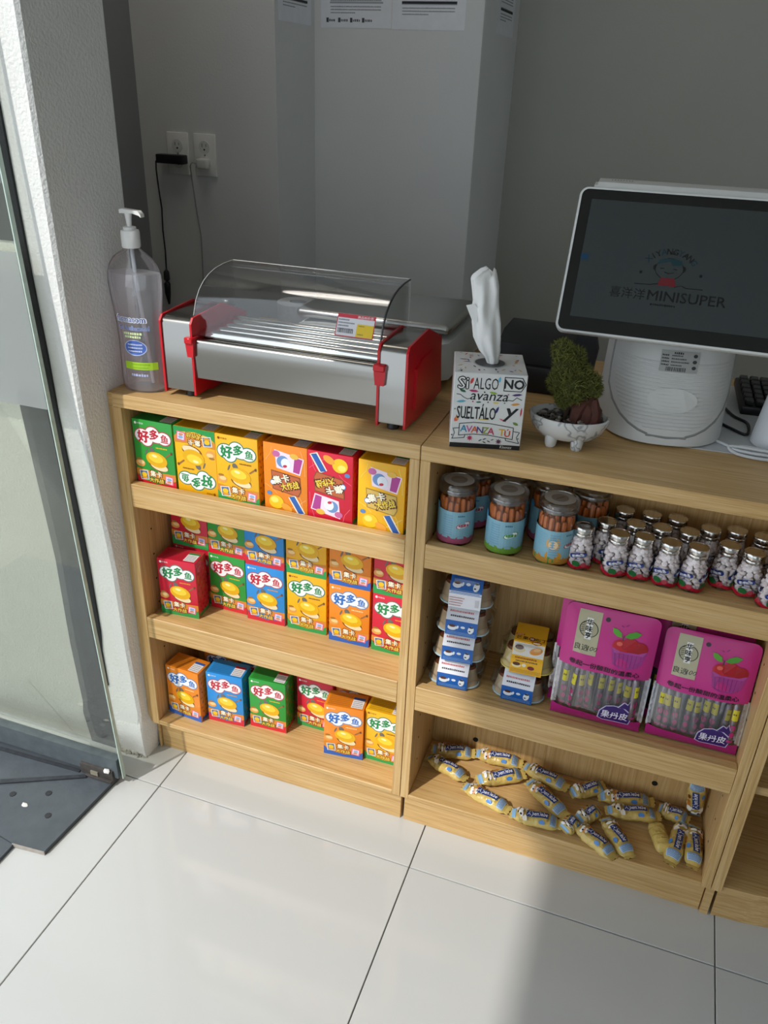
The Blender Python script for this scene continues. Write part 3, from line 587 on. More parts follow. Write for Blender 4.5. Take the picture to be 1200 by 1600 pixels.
# ================================================================== pudding packs
ZB2 = 0.3832
def pudding(loc, rz, skin, label, rx=0.0, turned=False):
    t = thing('pudding_pack', label, 'pudding pack', loc, R(rz), 'pudding packs on the middle shelf', R(rx))
    g = G()
    g.rings([[(sx * a, 0.05 + sy * b, z) for sx, sy in ((-1, -.55), (-.55, -1), (.55, -1), (1, -.55), (1, .55), (.55, 1), (-.55, 1), (-1, .55))] for a, b, z in ((0.042, 0.042, 0.0), (0.050, 0.047, 0.012), (0.053, 0.049, 0.020), (0.056, 0.050, 0.021), (0.056, 0.050, 0.023), (0.051, 0.047, 0.026), (0.040, 0.038, 0.055), (0.034, 0.030, 0.058))])
    g.done('clear_tray', CLEAR, t)
    for sx in (-1, 1):
        for sy in (-1, 1):
            g = G(); g.lathe([(0.021, 0.005), (0.0195, 0.012), (0.013, 0.046), (0.0125, 0.047)], 18, (sx * 0.0265, 0.05 + sy * 0.023, 0)); cup = g.done('pudding_cup', mat('#c9b27a' if skin != 'blue' else '#b7a285', 0.4, var=0.08), t)
            g = G(); g.lathe([(0.0142, 0.041), (0.0128, 0.0475), (0.006, 0.0485)], 18, (sx * 0.0265, 0.05 + sy * 0.023, 0)); g.done('caramel_top', mat('#5a2f1a', 0.25, var=0.1), cup)
            g = G(); g.lathe([(0.0232, 0.003), (0.0236, 0.004), (0.0232, 0.0055)], 18, (sx * 0.0265, 0.05 + sy * 0.023, 0)); g.done('cup_rim', mat('#bcd6e2' if skin == 'blue' else '#e6d27a', 0.25), cup)
    hw = 0.0295; pr = [(0.0005, 0.001), (-0.0005, 0.034), (0.021, 0.0605), (0.079, 0.0605), (0.1003, 0.034), (0.0995, 0.001)]
    inn = [(y + (0.0012 if y < 0.05 else -0.0012), z - (0.001 if z > 0.05 else 0)) for y, z in pr]
    g = G(); g.rings([[(-hw, y, z) for y, z in pr], [(hw, y, z) for y, z in pr], [(hw, y, z) for y, z in inn], [(-hw, y, z) for y, z in inn], [(-hw, y, z) for y, z in pr]], False, False)
    main = '#1f62b4' if skin == 'blue' else '#efb21a'
    g.done('sleeve', mat('#eceaf0' if skin == 'blue' else '#efb21a', 0.35), t, smooth=0)
    p = Print(0.3); ax = 0.0345                                      # v runs up the front and over the shoulder
    if skin == 'blue':
        a, b = (0.0, 0.033) if not turned else (0.030, 0.068)
        p.rect(-hw, a, hw, b, main, 1, 2, 6); ic = a + 0.017
        p.rect(-hw + 0.002, a + 0.002, hw - 0.002, a + 0.0025, '#5b8fd0', 2)
        for k in range(3): p.smalls(-hw + 0.003, hw - 0.003, a + 0.0035 + k * 0.0022, 0.0011, '#7fa8dc', 2, k)
        p.ell(-0.017, ic, 0.0085, 0.006, '#eef0f4', 2); p.ell(-0.017, ic + 0.004, 0.0062, 0.003, '#5a2f1a', 3); p.ell(-0.007, ic + 0.002, 0.0022, 0.004, '#e6ecf4', 2, -0.3)
        p.ell(0.003, ic + 0.003, 0.0042, 0.0028, '#e6ecf4', 2); p.ell(0.018, ic, 0.0055, 0.0085, '#eef0f2', 2, -0.2); p.ell(0.0185, ic + 0.006, 0.004, 0.002, '#2c2a30', 3); p.ell(0.016, ic - 0.003, 0.002, 0.0015, '#2c2a30', 3)
        if not turned: p.smalls(-0.022, 0.022, 0.042, 0.0034, '#3c3a40', 2, 5); p.smalls(-0.024, 0.020, 0.051, 0.0034, '#d0504a', 2, 7)
        else:
            for k in range(4): p.smalls(-0.028, -0.006 + k * .002, 0.005 + k * 0.0055, 0.0022, '#c08078', 2, k)
            p.rect(0.019, 0.006, 0.026, 0.022, '#cfccd2', 2)
    else:
        p.rect(-hw, 0.0, hw, 0.092, main, 1, 2, 14); p.rect(-hw + 0.001, 0.040, hw - 0.001, 0.064, '#e9e4da', 2, 1, 4)
        p.text('芒果', -0.015, 0.077, 0.0105, '#2a2018', 2, 0.02); p.ell(0.003, 0.077, 0.0062, 0.0062, '#7a1f2a', 2); p.text('味', 0.003, 0.077, 0.007, '#f6e8d0', 3, 0.02); p.text('布丁', 0.019, 0.077, 0.0105, '#2a2018', 2, 0.02)
        p.rect(-0.028, 0.085, -0.012, 0.0895, '#c8342c', 2); p.smalls(-0.026, -0.014, 0.0873, 0.002, '#f6e8d0', 3)
        p.ell(0.013, 0.067, 0.009, 0.004, '#7a1f2a', 3); p.smalls(0.007, 0.019, 0.067, 0.0022, '#f6e8d0', 4)
        p.ell(-0.017, 0.051, 0.011, 0.006, '#e6d2a4', 3); p.ell(-0.017, 0.055, 0.008, 0.0045, '#5a2f1a', 4); p.ell(0.014, 0.052, 0.012, 0.0065, '#e8952e', 3, 0.3); p.ell(0.016, 0.055, 0.007, 0.003, '#f4b860', 4, 0.3)
        p.smalls(-0.022, 0.018, 0.036, 0.0034, '#a85a2a', 2, 3); p.smalls(-0.020, 0.020, 0.030, 0.0034, '#5a4030', 2, 4)
        p.ell(-0.018, 0.019, 0.009, 0.0055, '#f2dfa4', 3); p.ell(-0.018, 0.022, 0.007, 0.004, '#5a2f1a', 4); p.ell(-0.004, 0.021, 0.004, 0.004, '#f0e6cf', 3); p.ell(0.009, 0.017, 0.0065, 0.0045, '#7a1f2a', 3)
        for k in range(3): p.smalls(-0.028, 0.028, 0.004 + k * 0.0028, 0.0014, '#b9822a', 2, k)
    d = math.hypot(0.0215, 0.0265)
    def over(u, v, e):
        if v < 0.033: return (u, 0.0005 - 0.001 * v / 0.033 - e, 0.001 + v)
        q = (v - 0.033) / d
        if q <= 1: return (u, -0.0005 + 0.0215 * q - e * 0.78, 0.034 + 0.0265 * q + e * 0.63)
        return (u, 0.021 + (v - 0.033 - d), 0.0605 + e)
    p.build('sleeve_print', over, t)
    return t
PH = 0.0612
pudding((0.681, 0.030, ZB2), 4, 'blue', 'clear pudding pack with blue sleeve, at the bottom of the stack of four')
pudding((0.6855, 0.034, ZB2 + PH), 5, 'blue', 'clear pudding pack with blue sleeve, second from the bottom of the stack')
pudding((0.6885, 0.033, ZB2 + 2 * PH), 5, 'blue', 'clear pudding pack with blue sleeve, third from the bottom of the stack')
pudding((0.690, 0.034, ZB2 + 3 * PH), 5, 'blue', 'clear pudding pack with blue and white sleeve, topmost of the stack', turned=True)
pudding((0.805, 0.037, ZB2), 1, 'blue', 'clear pudding pack with blue sleeve under the yellow pack')
pudding((0.814, 0.045, ZB2 + PH + 0.0002), 3, 'yellow', 'pudding pack with yellow mango sleeve lying on a blue pack')

# ================================================================== pink pouches of fruit rolls
def pouch(loc, rz, rx, label, sz=1.0, sxx=1.0):
    W, Hh = 0.160, 0.245
    t = thing('fruit_roll_pouch', label, 'snack pouch', loc, R(rz), 'pink pouches of fruit rolls', R(rx)); t.scale = (sxx, 1, sz)
    def bulge(u, v):
        a = max(0.0, 1 - (2 * u / W) ** 2) ** 0.6; b = max(0.0, min(1, v / 0.03)) * max(0.0, min(1, (Hh - v) / 0.10)); return 0.0015 + 0.017 * a * (b ** 0.7) * (1 + 0.08 * math.sin(u * 90 + v * 40))
    def rnd(u, v):
        q = 0.014; d = v - (Hh - q)
        return u if d <= 0 else u * (1 - (q - math.sqrt(max(0.0, q * q - d * d))) / (W / 2))
    def F(u, v, e): return (rnd(u, v), -bulge(u, v) - e, v)
    def Bk(u, v, e): return (rnd(u, v), bulge(u, v) * 0.6 + e, v)
    g = G(); g.grid(lambda a, b: F((a - .5) * W, 0.118 + (1 - (1 - b) ** 1.6) * (Hh - 0.118), 0), 16, 20); g.done('pink_front', mat('#c92f86', 0.3, var=0.04, scale=14, bump=0.15, bscale=40), t, fixn=False)
    g = G(); g.grid(lambda a, b: F((a - .5) * W, b * 0.024, 0), 16, 3); g.done('bottom_band', mat('#b02474', 0.3, var=0.05), t, fixn=False)
    g = G(); g.grid(lambda a, b: F((a - .5) * W, 0.024 + b * 0.094, 0), 16, 8); g.done('clear_window', FILM, t, fixn=False)
    g = G(); g.grid(lambda a, b: Bk((.5 - a) * W, (1 - (1 - b) ** 1.6) * Hh, 0), 12, 24); g.done('foil_back', mat('#b9b5ba', 0.25, 0.9, var=0.2, scale=30, bump=0.4, bscale=50), t, fixn=False)
    g = G()
    for s in (-1, 1): g = G(); g.grid(lambda a, b: (s * (W / 2 - 0.007 + a * 0.009), -0.0022 - (0.001 * math.sin(b * 40)), 0.022 + b * 0.10), 2, 14); g.done('foil_seam', mat('#d6d4d8', 0.2, 0.9, var=0.15, scale=60, bump=0.5, bscale=80), t)
    g = G(); g.tube([(0, 0, 0.026), (0, 0, 0.030), (0, 0, 0.113), (0, 0, 0.117)], [0.004, 0.0068, 0.0068, 0.004], 10); st = g.done('fruit_roll', mat('#857a80', 0.2, 0.6, var=0.45, scale=60, bump=0.5, bscale=90), t)
    st.location = (-0.062, -0.004, 0)
    q = Print(0.3); q.rect(-0.006, 0.080, 0.006, 0.104, '#d8c92e', 1, 4, 1); q.smalls(-0.004, 0.004, 0.094, 0.004, '#6a5a1a', 2, 3); q.ell(0, 0.064, 0.005, 0.006, '#b8286e', 1); q.ell(0.001, 0.048, 0.004, 0.006, '#b8286e', 1); q.rect(-0.006, 0.031, 0.006, 0.036, '#a8286a', 1, 4, 1)
    q0 = q.build('roll_print', around(0.0069), st)
    for k in range(1, 9):
        s2 = inst('fruit_roll', st, t, (-0.062 + k * 0.0155, -0.005 - 0.002 * math.sin(k), random.uniform(-.004, .004)), (0, random.uniform(-.06, .06), random.uniform(-.9, .9))); inst('roll_print', q0, s2)
    p = Print(0.32)
    p.rect(-0.058, 0.150, -0.018, 0.236, '#b9b192', 1, 3, 6)
    p.ell(-0.037, 0.200, 0.0165, 0.0165, '#241f1e', 2, n=28); p.ell(-0.037, 0.200, 0.0150, 0.0150, '#a9a283', 3, n=28)
    for ang in range(5): p.line([(-0.050, 0.193 + ang * .004), (-0.045, 0.196 + ang * .004)], 0.001, '#241f1e', 4)
    p.rect(-0.0425, 0.180, -0.0315, 0.222, '#ece9e2', 4)
    for k, ch in enumerate('华味亨'): p.text(ch, -0.037, 0.2135 - k * 0.0128, 0.0115, '#17120f', 5, 0.03)
    p.text('良选', -0.044, 0.163, 0.0125, '#1d1814', 2, 0.0); p.text('100', -0.026, 0.163, 0.009, '#1d1814', 2, 0.0, shear=0.3)
    p.ell(-0.008, 0.226, 0.0042, 0.0042, '#2a0f1e', 2)
    p.poly([(0.006, 0.178), (0.012, 0.146), (0.024, 0.139), (0.046, 0.139), (0.060, 0.148), (0.067, 0.178), (0.052, 0.172), (0.022, 0.172)], '#a83a8c', 2)
    for k in range(7): p.line([(0.013 + k * .0075, 0.170), (0.017 + k * .0062, 0.142)], 0.0007, '#7f2a70', 3)
    p.ell(0.021, 0.181, 0.0145, 0.0135, '#c8202c', 3); p.ell(0.037, 0.185, 0.0150, 0.0145, '#b51a26', 3); p.ell(0.053, 0.182, 0.0135, 0.0125, '#a81620', 3); p.ell(0.018, 0.186, 0.005, 0.004, '#ea6a5a', 4); p.ell(0.036, 0.190, 0.005, 0.004, '#de5248', 4); p.poly([(0.007, 0.178), (0.012, 0.168), (0.060, 0.168), (0.066, 0.178), (0.052, 0.172), (0.022, 0.172)], '#b44a9a', 5)
    p.leaf(0.011, 0.206, 0.024, 0.011, '#5fae2e', 4, -0.75); p.leaf(0.038, 0.206, 0.030, 0.0125, '#4f9e2a', 4, 0.38); p.line([(0.022, 0.192), (0.023, 0.202)], 0.0016, '#3a4a1a', 5)
    p.leaf(0.026, 0.222, 0.008, 0.002, '#8e1f74', 2, 0.8); p.leaf(0.018, 0.219, 0.006, 0.002, '#8e1f74', 2, -0.6)
    p.text('卷起一份酸甜的温柔心', 0.0, 0.129, 0.0105, '#2a0f1c', 2, 0.025, -0.02, width=0.122)
    badge = Print(0.32); p, keep = badge, p
    p.poly([(0.004, 0.024), (0.006, 0.042), (0.016, 0.053), (0.030, 0.056), (0.048, 0.054), (0.060, 0.044), (0.063, 0.030), (0.060, 0.016), (0.034, 0.018), (0.014, 0.019)], '#cfc3e0', 2)
    p.poly([(0.006, 0.025), (0.008, 0.041), (0.017, 0.0515), (0.030, 0.0545), (0.047, 0.0525), (0.0585, 0.043), (0.0615, 0.030), (0.0585, 0.0175), (0.034, 0.0195), (0.0145, 0.0205)], '#3a1d6a', 3)
    p.poly([(0.036, 0.053), (0.046, 0.068), (0.053, 0.064), (0.056, 0.072), (0.060, 0.060), (0.066, 0.058), (0.060, 0.044), (0.050, 0.052)], '#cfc3e0', 3); p.poly([(0.038, 0.053), (0.047, 0.066), (0.053, 0.0615), (0.056, 0.069), (0.059, 0.0585), (0.064, 0.057), (0.0595, 0.0455), (0.050, 0.053)], '#3a1d6a', 4)
    p.text('果丹皮', 0.0335, 0.035, 0.0165, '#ece4f4', 5, 0.015, -0.03, width=0.046)
    badge.build('badge_print', F, t, step=0.00016, base=0.0005); keep.build('front_print', F, t, step=0.00016, base=0.0005)
    return t
pouch((0.9495, 0.040, ZB2 + 0.0012), 0, -5, 'pink fruit roll pouch standing in front at the left, beside the pudding packs', 0.955)
pouch((1.1175, 0.043, ZB2 + 0.0022), 0, -9, 'shorter slouching pink fruit roll pouch at the right of the shelf', 0.885, 0.97)
pouch((0.9385, 0.075, ZB2 + 0.0012), 0, -5, 'pink fruit roll pouch tucked behind the left front pouch')
pouch((1.106, 0.088, ZB2 + 0.0012), 0, -5, 'dim pink fruit roll pouch standing behind the right front pouch', 0.95)

# ================================================================== candy bars on the bottom shelf
ZB3 = 0.1045
BARL = 0.106
def bar_half(s):                                                    # half width and half height along the bar, s in 0..1
    e = min(s, 1 - s) * BARL
    if e < 0.009: return 0.0118 + 0.10 * (0.009 - e), 0.0007 + 0.0005 * e / 0.009
    k = min(1.0, (e - 0.009) / 0.016); k = math.sin(k * PI / 2); return 0.0118 + 0.0047 * k, 0.0012 + 0.0112 * k
def bar_mesh():
    g = G(); n = 18; rs = []; rw = random.Random(8)
    for i in range(27):
        s = i / 26; w_, h_ = bar_half(s); x = (s - .5) * BARL; w_ *= 1 + rw.uniform(-.05, .05)
        rs.append([(x + (0.0012 * ((-1) ** k) if i in (0, 26) else 0), w_ * math.cos(2 * PI * k / n), h_ * math.sin(2 * PI * k / n) * (1 + 0.06 * math.sin(k * 2.1 + i * 1.3) + (rw.uniform(-.13, .13) if 2 < i < 24 else 0)) + 0.0012 * math.sin(x * 130)) for k in range(n)])
    g.rings(rs); return g
def bar_print(seed):
    r = random.Random(seed); p = Print(0.25); p.c0 = 0
    p.rect(-0.049, -0.009, -0.041, 0.009, '#8fb6d8', 1, 2, 6); p.rect(0.028, -0.009, 0.040, 0.009, '#a9c4de', 1, 3, 6)
    for k in range(7): p.rect(0.0285 + k * 0.0016, -0.0075, 0.0292 + k * 0.0016, 0.0075, '#44608c', 2, 1, 5)
    for k in range(6): p.ell(-0.034 + r.uniform(-.005, .010), r.uniform(-0.008, 0.008), 0.0035, 0.0028, '#eeeae6', 1, r.uniform(0, 3), 10)
    for k in range(4): p.ell(-0.033 + r.uniform(-.004, .008), r.uniform(-0.007, 0.007), 0.0016, 0.0012, '#1f1c22', 2, r.uniform(0, 3), 8)
    for k in range(5): p.ell(-0.022 + r.uniform(-.004, .004), r.uniform(-0.010, 0.010), 0.004, 0.0026, r.choice(('#b9652c', '#d98a3a', '#efe6d8', '#efe6d8')), 1, r.uniform(0, 3), 10)
    p.rect(-0.020, -0.0034, 0.024, 0.0038, '#2a3f7a', 1, 8, 3, 0.04); p.text('Alpenliebe', 0.002, 0.0, 0.0062, '#f2f2f6', 2, 0.012, 0.04, width=0.040, shear=0.25)
    p.ell(-0.010, 0.0085, 0.007, 0.0028, '#c8742e', 1); p.ell(0.012, -0.0082, 0.006, 0.0026, '#4f86c8', 1); p.ell(0.008, 0.0085, 0.005, 0.0024, '#7a3a1c', 1)
    return p
def bar_map(u, v, e):
    s = u / BARL + 0.5; w_, h_ = bar_half(s); a = max(-1.15, min(1.15, v / 0.0090)); return (u, w_ * math.sin(a) * 1.03, h_ * math.cos(a) * 1.17 + e + 0.0005 + 0.0012 * math.sin(u * 130))
BARM = mat('#cdb164', 0.24, var=0.25, scale=45, bump=1.0, bscale=110)
bm0 = None
bars = [  # x0, y0, x1, y1, lift, pitch, label
    (0.630, 0.128, 0.722, 0.150, 0.011, 0, 0, 'yellow candy bar in the shaded back left corner of the bottom shelf'),
    (0.722, 0.152, 0.826, 0.158, 0.011, 0, 1, 'crumpled sunlit candy bar along the back panel, second from the left'),
    (0.628, 0.104, 0.724, 0.070, 0.011, 0, 0, 'candy bar half in shade at the left front, touching the side panel'),
    (0.744, 0.076, 0.836, 0.131, 0.012, 0, 0, 'candy bar lying crosswise behind the left front bars'),
    (0.722, 0.052, 0.826, 0.021, 0.011, 0, 0, 'sunlit candy bar near the front edge with its barcode end to the right'),
    (0.828, 0.017, 0.930, 0.024, 0.011, 0, 0, 'candy bar lying straight along the front edge of the bottom shelf'),
    (0.830, 0.148, 0.928, 0.118, 0.017, 0, 1, 'plump candy bar at the back in the middle, lying on another bar'),
    (0.846, 0.114, 0.936, 0.046, 0.012, 0, 0, 'candy bar running diagonally forward in the middle of the bottom shelf'),
    (0.934, 0.012, 0.957, 0.048, 0.011, 0, 2, 'short folded candy bar end hanging at the front edge'),
    (0.934, 0.112, 1.000, 0.160, 0.012, 0, 0, 'candy bar angled towards the back panel right of the plump bar'),
    (0.955, 0.036, 1.038, -0.020, 0.012, 0, 0, 'candy bar pointing forward over the front edge, barcode end first'),
    (0.958, 0.050, 0.996, 0.092, 0.010, 0, 2, 'short candy bar piece behind the forward pointing bars'),
    (1.008, 0.072, 1.066, -0.008, 0.012, 0, 0, 'candy bar lying just right of the bar that points over the front edge'),
    (0.990, 0.128, 1.100, 0.152, 0.011, 0, 0, 'long candy bar behind at the back panel right of the middle'),
    (1.008, 0.092, 1.114, 0.116, 0.014, 0, 0, 'candy bar with clear lettering lying in front of the back right bar'),
    (1.110, 0.142, 1.170, 0.128, 0.011, 0, 2, 'short candy bar piece near the back right corner'),
    (1.102, 0.102, 1.130, 0.026, 0.011, 0, 1, 'candy bar showing its plain back, pointing forward at the right'),
    (1.160, 0.120, 1.136, 0.004, 0.012, 0, 0, 'candy bar slanting to the front in the right corner'),
    (1.1795, 0.118, 1.1775, 0.010, 0.013, 0, 0, 'candy bar lying along the right side panel'),
]
bp = {}
def bar(k, x0, y0, x1, y1, z, roll, plain, label, ry=0.0):
    global bm0
    L = math.hypot(x1 - x0, y1 - y0)
    if bm0 is None:
        o = bar_mesh().done('candy_bar', BARM, smooth=24); bm0 = o
    else:
        o = bpy.data.objects.new('candy_bar', bm0.data); COL.objects.link(o)
    o.location = ((x0 + x1) / 2, (y0 + y1) / 2, ZB3 + z + 0.0048); o.rotation_euler = (R(roll), ry, math.atan2(y1 - y0, x1 - x0)); o.scale = (L / BARL * 1.02, 1, 1)
    tag(o, label, 'candy bar', 'yellow candy bars on the bottom shelf')
    if plain != 1 or k != 16:
        s = k % 3
        if s not in bp: bp[s] = bar_print(s).build('wrapper_print', bar_map, o, step=0.00010, base=0.0003)
        else: inst('wrapper_print', bp[s], o)
    return o
for k, (x0, y0, x1, y1, z, roll, plain, lb) in enumerate(bars): bar(k, x0, y0, x1, y1, z, random.uniform(-14, 14), plain, lb)
o = bar(20, 1.150, 0.160, 1.250, 0.160, 0.062, 0, 0, 'candy bar standing upright in the back right corner'); o.rotation_euler = (R(90), R(-97), 0); o.location = (1.174, 0.156, ZB3 + 0.057)

# ================================================================== on the counter
def seat(t, loc):
    """move a thing's origin to its base; its parts were modelled where they stand"""
    t.location = loc; inv = Matrix.Translation(Vector(loc)).inverted()
    for ch in t.children: ch.matrix_parent_inverse = inv
seat(cabA, (0.3, 0.3, 0)); seat(cabB, (0.908, 0.3, 0)); seat(cabC, (1.3, 0.3, 0)); seat(door, (-0.03, -0.105, 0.01)); seat(thr, (-0.2, -0.3, 0))

# ---- sausage roller grill
gr = thing('roller_grill', 'small red and steel sausage roller grill under a clear curved cover', 'roller grill')
SIDE = [(0.035, 0.902), (0.035, 1.022), (0.039, 1.030), (0.048, 1.034), (0.145, 1.037), (0.226, 1.004), (0.240, 0.902)]
RIM = [(0.032, 0.896), (0.032, 1.026), (0.040, 1.036), (0.145, 1.041), (0.231, 1.007), (0.236, 0.965), (0.252, 0.896), (0.09, 0.892), (0.075, 0.896)]
for xa, xb in ((0.096, 0.162), (0.508, 0.561)):
    g = G(); g.prism(SIDE, 'x', xa + 0.003, xb - 0.003); hs = g.done('side_housing', STEEL, gr, smooth=50)
    for x in (xa, xb - 0.004): g = G(); g.prism(RIM, 'x', x, x + 0.004); g.done('red_end_plate', RED, hs, smooth=30)
g = G(); g.prism([(0.07, 0.92), (0.07, 0.99), (0.10, 1.0), (0.17, 1.0), (0.205, 0.975), (0.215, 0.92)], 'x', 0.561, 0.566); g.done('side_relief', RED, gr, smooth=30)
g = G(); g.prism([(0.037, 0.929), (0.036, 0.945), (0.035, 0.97), (0.035, 0.992), (0.037, 0.998), (0.043, 1.0), (0.052, 0.998), (0.060, 0.990), (0.060, 0.98), (0.23, 0.98), (0.23, 0.93)], 'x', 0.162, 0.508); g.done('front_panel', STEEL, gr, smooth=60)
for y in (0.0745, 0.1015, 0.1285, 0.1555, 0.1825):
    g = G(); g.tube([(0.158, y, 0.998), (0.512, y, 0.998)], 0.0115, 20); g.done('roller', CHROME, gr)
for xa, xb, xm in ((0.149, 0.166, 1), (0.503, 0.524, -1)):
    g = G(); g.box(xa, 0.024, 0.992, xb, 0.05, 1.004, 0.002, 1); g.prism([(xa + 0.003, 0.968), (xb - 0.002, 0.968), (xb, 0.995), (xa, 0.995)], 'y', 0.028, 0.038); g.done('cover_clip', RED, gr)
ARC = [(0.054, 1.002), (0.060, 1.030), (0.072, 1.058), (0.086, 1.075), (0.103, 1.0875), (0.122, 1.096), (0.145, 1.102), (0.175, 1.1055), (0.207, 1.106)]
g = G()
out = ARC + [(0.2095, 1.104), (0.2095, 1.094)]; inn = [(0.2075, 1.094), (0.2075, 1.1025), (0.205, 1.104)] + [(y + 0.0012, z - 0.002) for y, z in reversed(ARC[:-1])]
g.prism(out + inn, 'x', 0.150, 0.502); cover = g.done('clear_cover', ACRYL, gr, smooth=35)
for x in (0.150, 0.500):
    g = G(); g.prism(ARC + [(0.2095, 1.022), (0.060, 1.002)], 'x', x, x + 0.002); g.done('cover_end', ACRYL, gr, smooth=0)
g = G(); g.tube([(0.503, y, z) for y, z in ARC], 0.0016, 6); g.done('cover_edge', mat('#2c2c2e', 0.2), gr)  # dark tone painted in for the refraction along the right cover edge
g = G(); g.tube([(0.1495, y, z) for y, z in ARC], 0.0006, 6); g.tube([(0.15, 0.2105, 1.1062), (0.502, 0.2105, 1.1062)], 0.0007, 6); g.tube([(0.15, 0.2085, 1.094), (0.502, 0.2085, 1.094)], 0.0007, 6); g.tube([(0.503, 0.2095, 1.105), (0.503, 0.2095, 1.022)], 0.0006, 6); tag(g.done('bright_edges', mat('#c9cac8', 0.15), gr), kind='stuff')
p = Print(0.35); p.rect(-0.034, -0.019, 0.034, 0.019, '#c8263a', 1, 1, 6); p.rect(-0.0325, -0.0175, 0.0325, 0.0125, '#dcd9dc', 2, 1, 6); p.rect(0.003, -0.0172, 0.0325, 0.004, '#e2bf18', 3, 1, 5); p.text('商品标价签', 0.016, 0.0155, 0.0045, '#f6e6e6', 2, 0.01, width=0.028)
for k in range(4): p.smalls(-0.031, -0.012 + (k % 2) * .01, 0.009 - k * 0.005, 0.0022, '#6a6a78', 3, k)
p.bars(-0.030, -0.002, -0.013, -0.006, '#333338', 3); p.smalls(0.006, 0.016, 0.001, 0.002, '#8a7a2a', 4); p.smalls(0.006, 0.016, -0.013, 0.002, '#8a7a2a', 4)
a0, a1 = Vector((0, 0.058, 1.024)), Vector((0, 0.083, 1.0735)); ad = (a1 - a0).normalized(); an = Vector((0, -ad.z, ad.y)); am = (a0 + a1) / 2
p.build('price_tag', lambda u, v, e: tuple(Vector((0.455 + u, am.y, am.z)) + ad * v + an * (e + 0.0035)), gr)
for x, y in ((0.138, 0.055), (0.532, 0.055), (0.138, 0.22), (0.532, 0.22)):
    g = G(); g.lathe([(0.0095, 0.0005), (0.0105, 0.002), (0.0085, 0.017)], 16, (x, y, H)); g.done('foot', BLACKP, gr)
seat(gr, (0.33, 0.14, H))

# ---- weighing scale and paper roll behind it
sc_ = thing('weighing_scale', 'white shop weighing scale with flat steel pan behind the roller grill', 'scale')
g = G(); g.rings([[(0.395 + a * sx, 0.435 + b * sy, z) for sx, sy in ((-1, -.85), (-.88, -1), (.88, -1), (1, -.85), (1, .85), (.88, 1), (-.88, 1), (-1, .85))] for a, b, z in ((0.150, 0.150, 0.900), (0.168, 0.168, 0.906), (0.168, 0.168, 0.940), (0.160, 0.150, 0.972), (0.12, 0.11, 0.978))]); g.done('body', mat('#c4c5c2', 0.5), sc_, smooth=40)
g = G(); g.box(0.228, 0.315, 0.984, 0.552, 0.555, 1.003, 0.009, 3); g.done('steel_pan', BRUSHED, sc_, smooth=50)
g = G(); g.box(0.31, 0.36, 0.976, 0.47, 0.51, 0.985); g.done('pan_support', BLACKP, sc_, smooth=0)
for x, y in ((0.275, 0.31), (0.515, 0.31), (0.275, 0.56), (0.515, 0.56)):
    g = G(); g.lathe([(0.014, 0.0), (0.014, 0.009), (0.010, 0.014)], 14, (x, y, H + 0.0005)); g.done('foot', BLACKP, sc_)
seat(sc_, (0.395, 0.435, H))
pr_ = thing('paper_roll', 'grey roll of receipt paper standing between the grill cover and the scale', 'paper roll', (0.148, 0.50, H + 0.0005))
g = G(); g.rings([[(r * math.cos(2 * PI * k / 28), r * math.sin(2 * PI * k / 28), z) for k in range(28)] for r, z in ((0.048, 0), (0.048, 0.079), (0.047, 0.080), (0.019, 0.080), (0.0185, 0.079), (0.0185, 0.002))], True, False); g.done('paper_winding', mat('#d2d3d5', 0.8, var=0.15, scale=160, bump=0.2), pr_)
g = G(); g.lathe([(0.0183, 0.003), (0.0183, 0.004)], 20); g.done('core', mat('#3a3632', 0.8), pr_)

# ---- hand sanitiser
def milky():
    m = clear('gel', (0.97, 0.96, 0.97), 0.02, 0.02, 0.25); nt = m.node_tree; N = nt.nodes; out = N['Material Output']; src = out.inputs['Surface'].links[0].from_socket
    d = N.new('ShaderNodeBsdfTranslucent'); d.inputs['Color'].default_value = (0.85, 0.83, 0.84, 1); d2 = N.new('ShaderNodeBsdfDiffuse'); d2.inputs['Color'].default_value = (0.85, 0.83, 0.84, 1)
    a = N.new('ShaderNodeAddShader'); nt.links.new(d.outputs[0], a.inputs[0]); nt.links.new(d2.outputs[0], a.inputs[1])
    x = N.new('ShaderNodeMixShader'); x.inputs['Fac'].default_value = 0.16; nt.links.new(src, x.inputs[1]); nt.links.new(a.outputs[0], x.inputs[2]); nt.links.new(x.outputs[0], out.inputs['Surface']); return m
bt = thing('sanitiser_bottle', 'large clear pump bottle of hand gel beside the pillar', 'pump bottle', (0.0415, 0.052, H + 0.0005), R(3))
BP = [(0.0, .76), (.004, .82), (.012, .85), (.05, .84), (.09, .82), (.12, .845), (.15, .91), (.175, .97), (.195, 1.0), (.210, .985), (.225, .90), (.238, .72), (.246, .50), (.251, .31), (.254, .27), (.262, .27)]
def bsec(q, k=1.0): return (0.0525 * q[1] * k, q[0], (0.0525 * q[1] if q[0] > 0.25 else (0.031 + (0.0 if q[0] < 0.2 else -0.014 * (q[0] - .2) / .06)) * (0.55 + 0.45 * q[1])) * k)
g = G(); g.lathe([bsec(q) for q in BP], 36); g.done('bottle_body', clear('bottle_plastic', (0.95, 0.95, 0.96), 0.05, 0.04, 0.75), bt, smooth=60)
g = G(); g.lathe([bsec((q[0] + 0.003, q[1]), 0.95) for q in BP if q[0] < 0.222], 36); g.done('gel', milky(), bt, smooth=60)
g = G(); g.lathe([(0.0150, .255), (0.0162, .257), (0.0162, .281), (0.0150, .284), (0.011, .2845), (0.011, .289), (0.0075, .290)], 28); cap = g.done('cap', WHITE, bt)
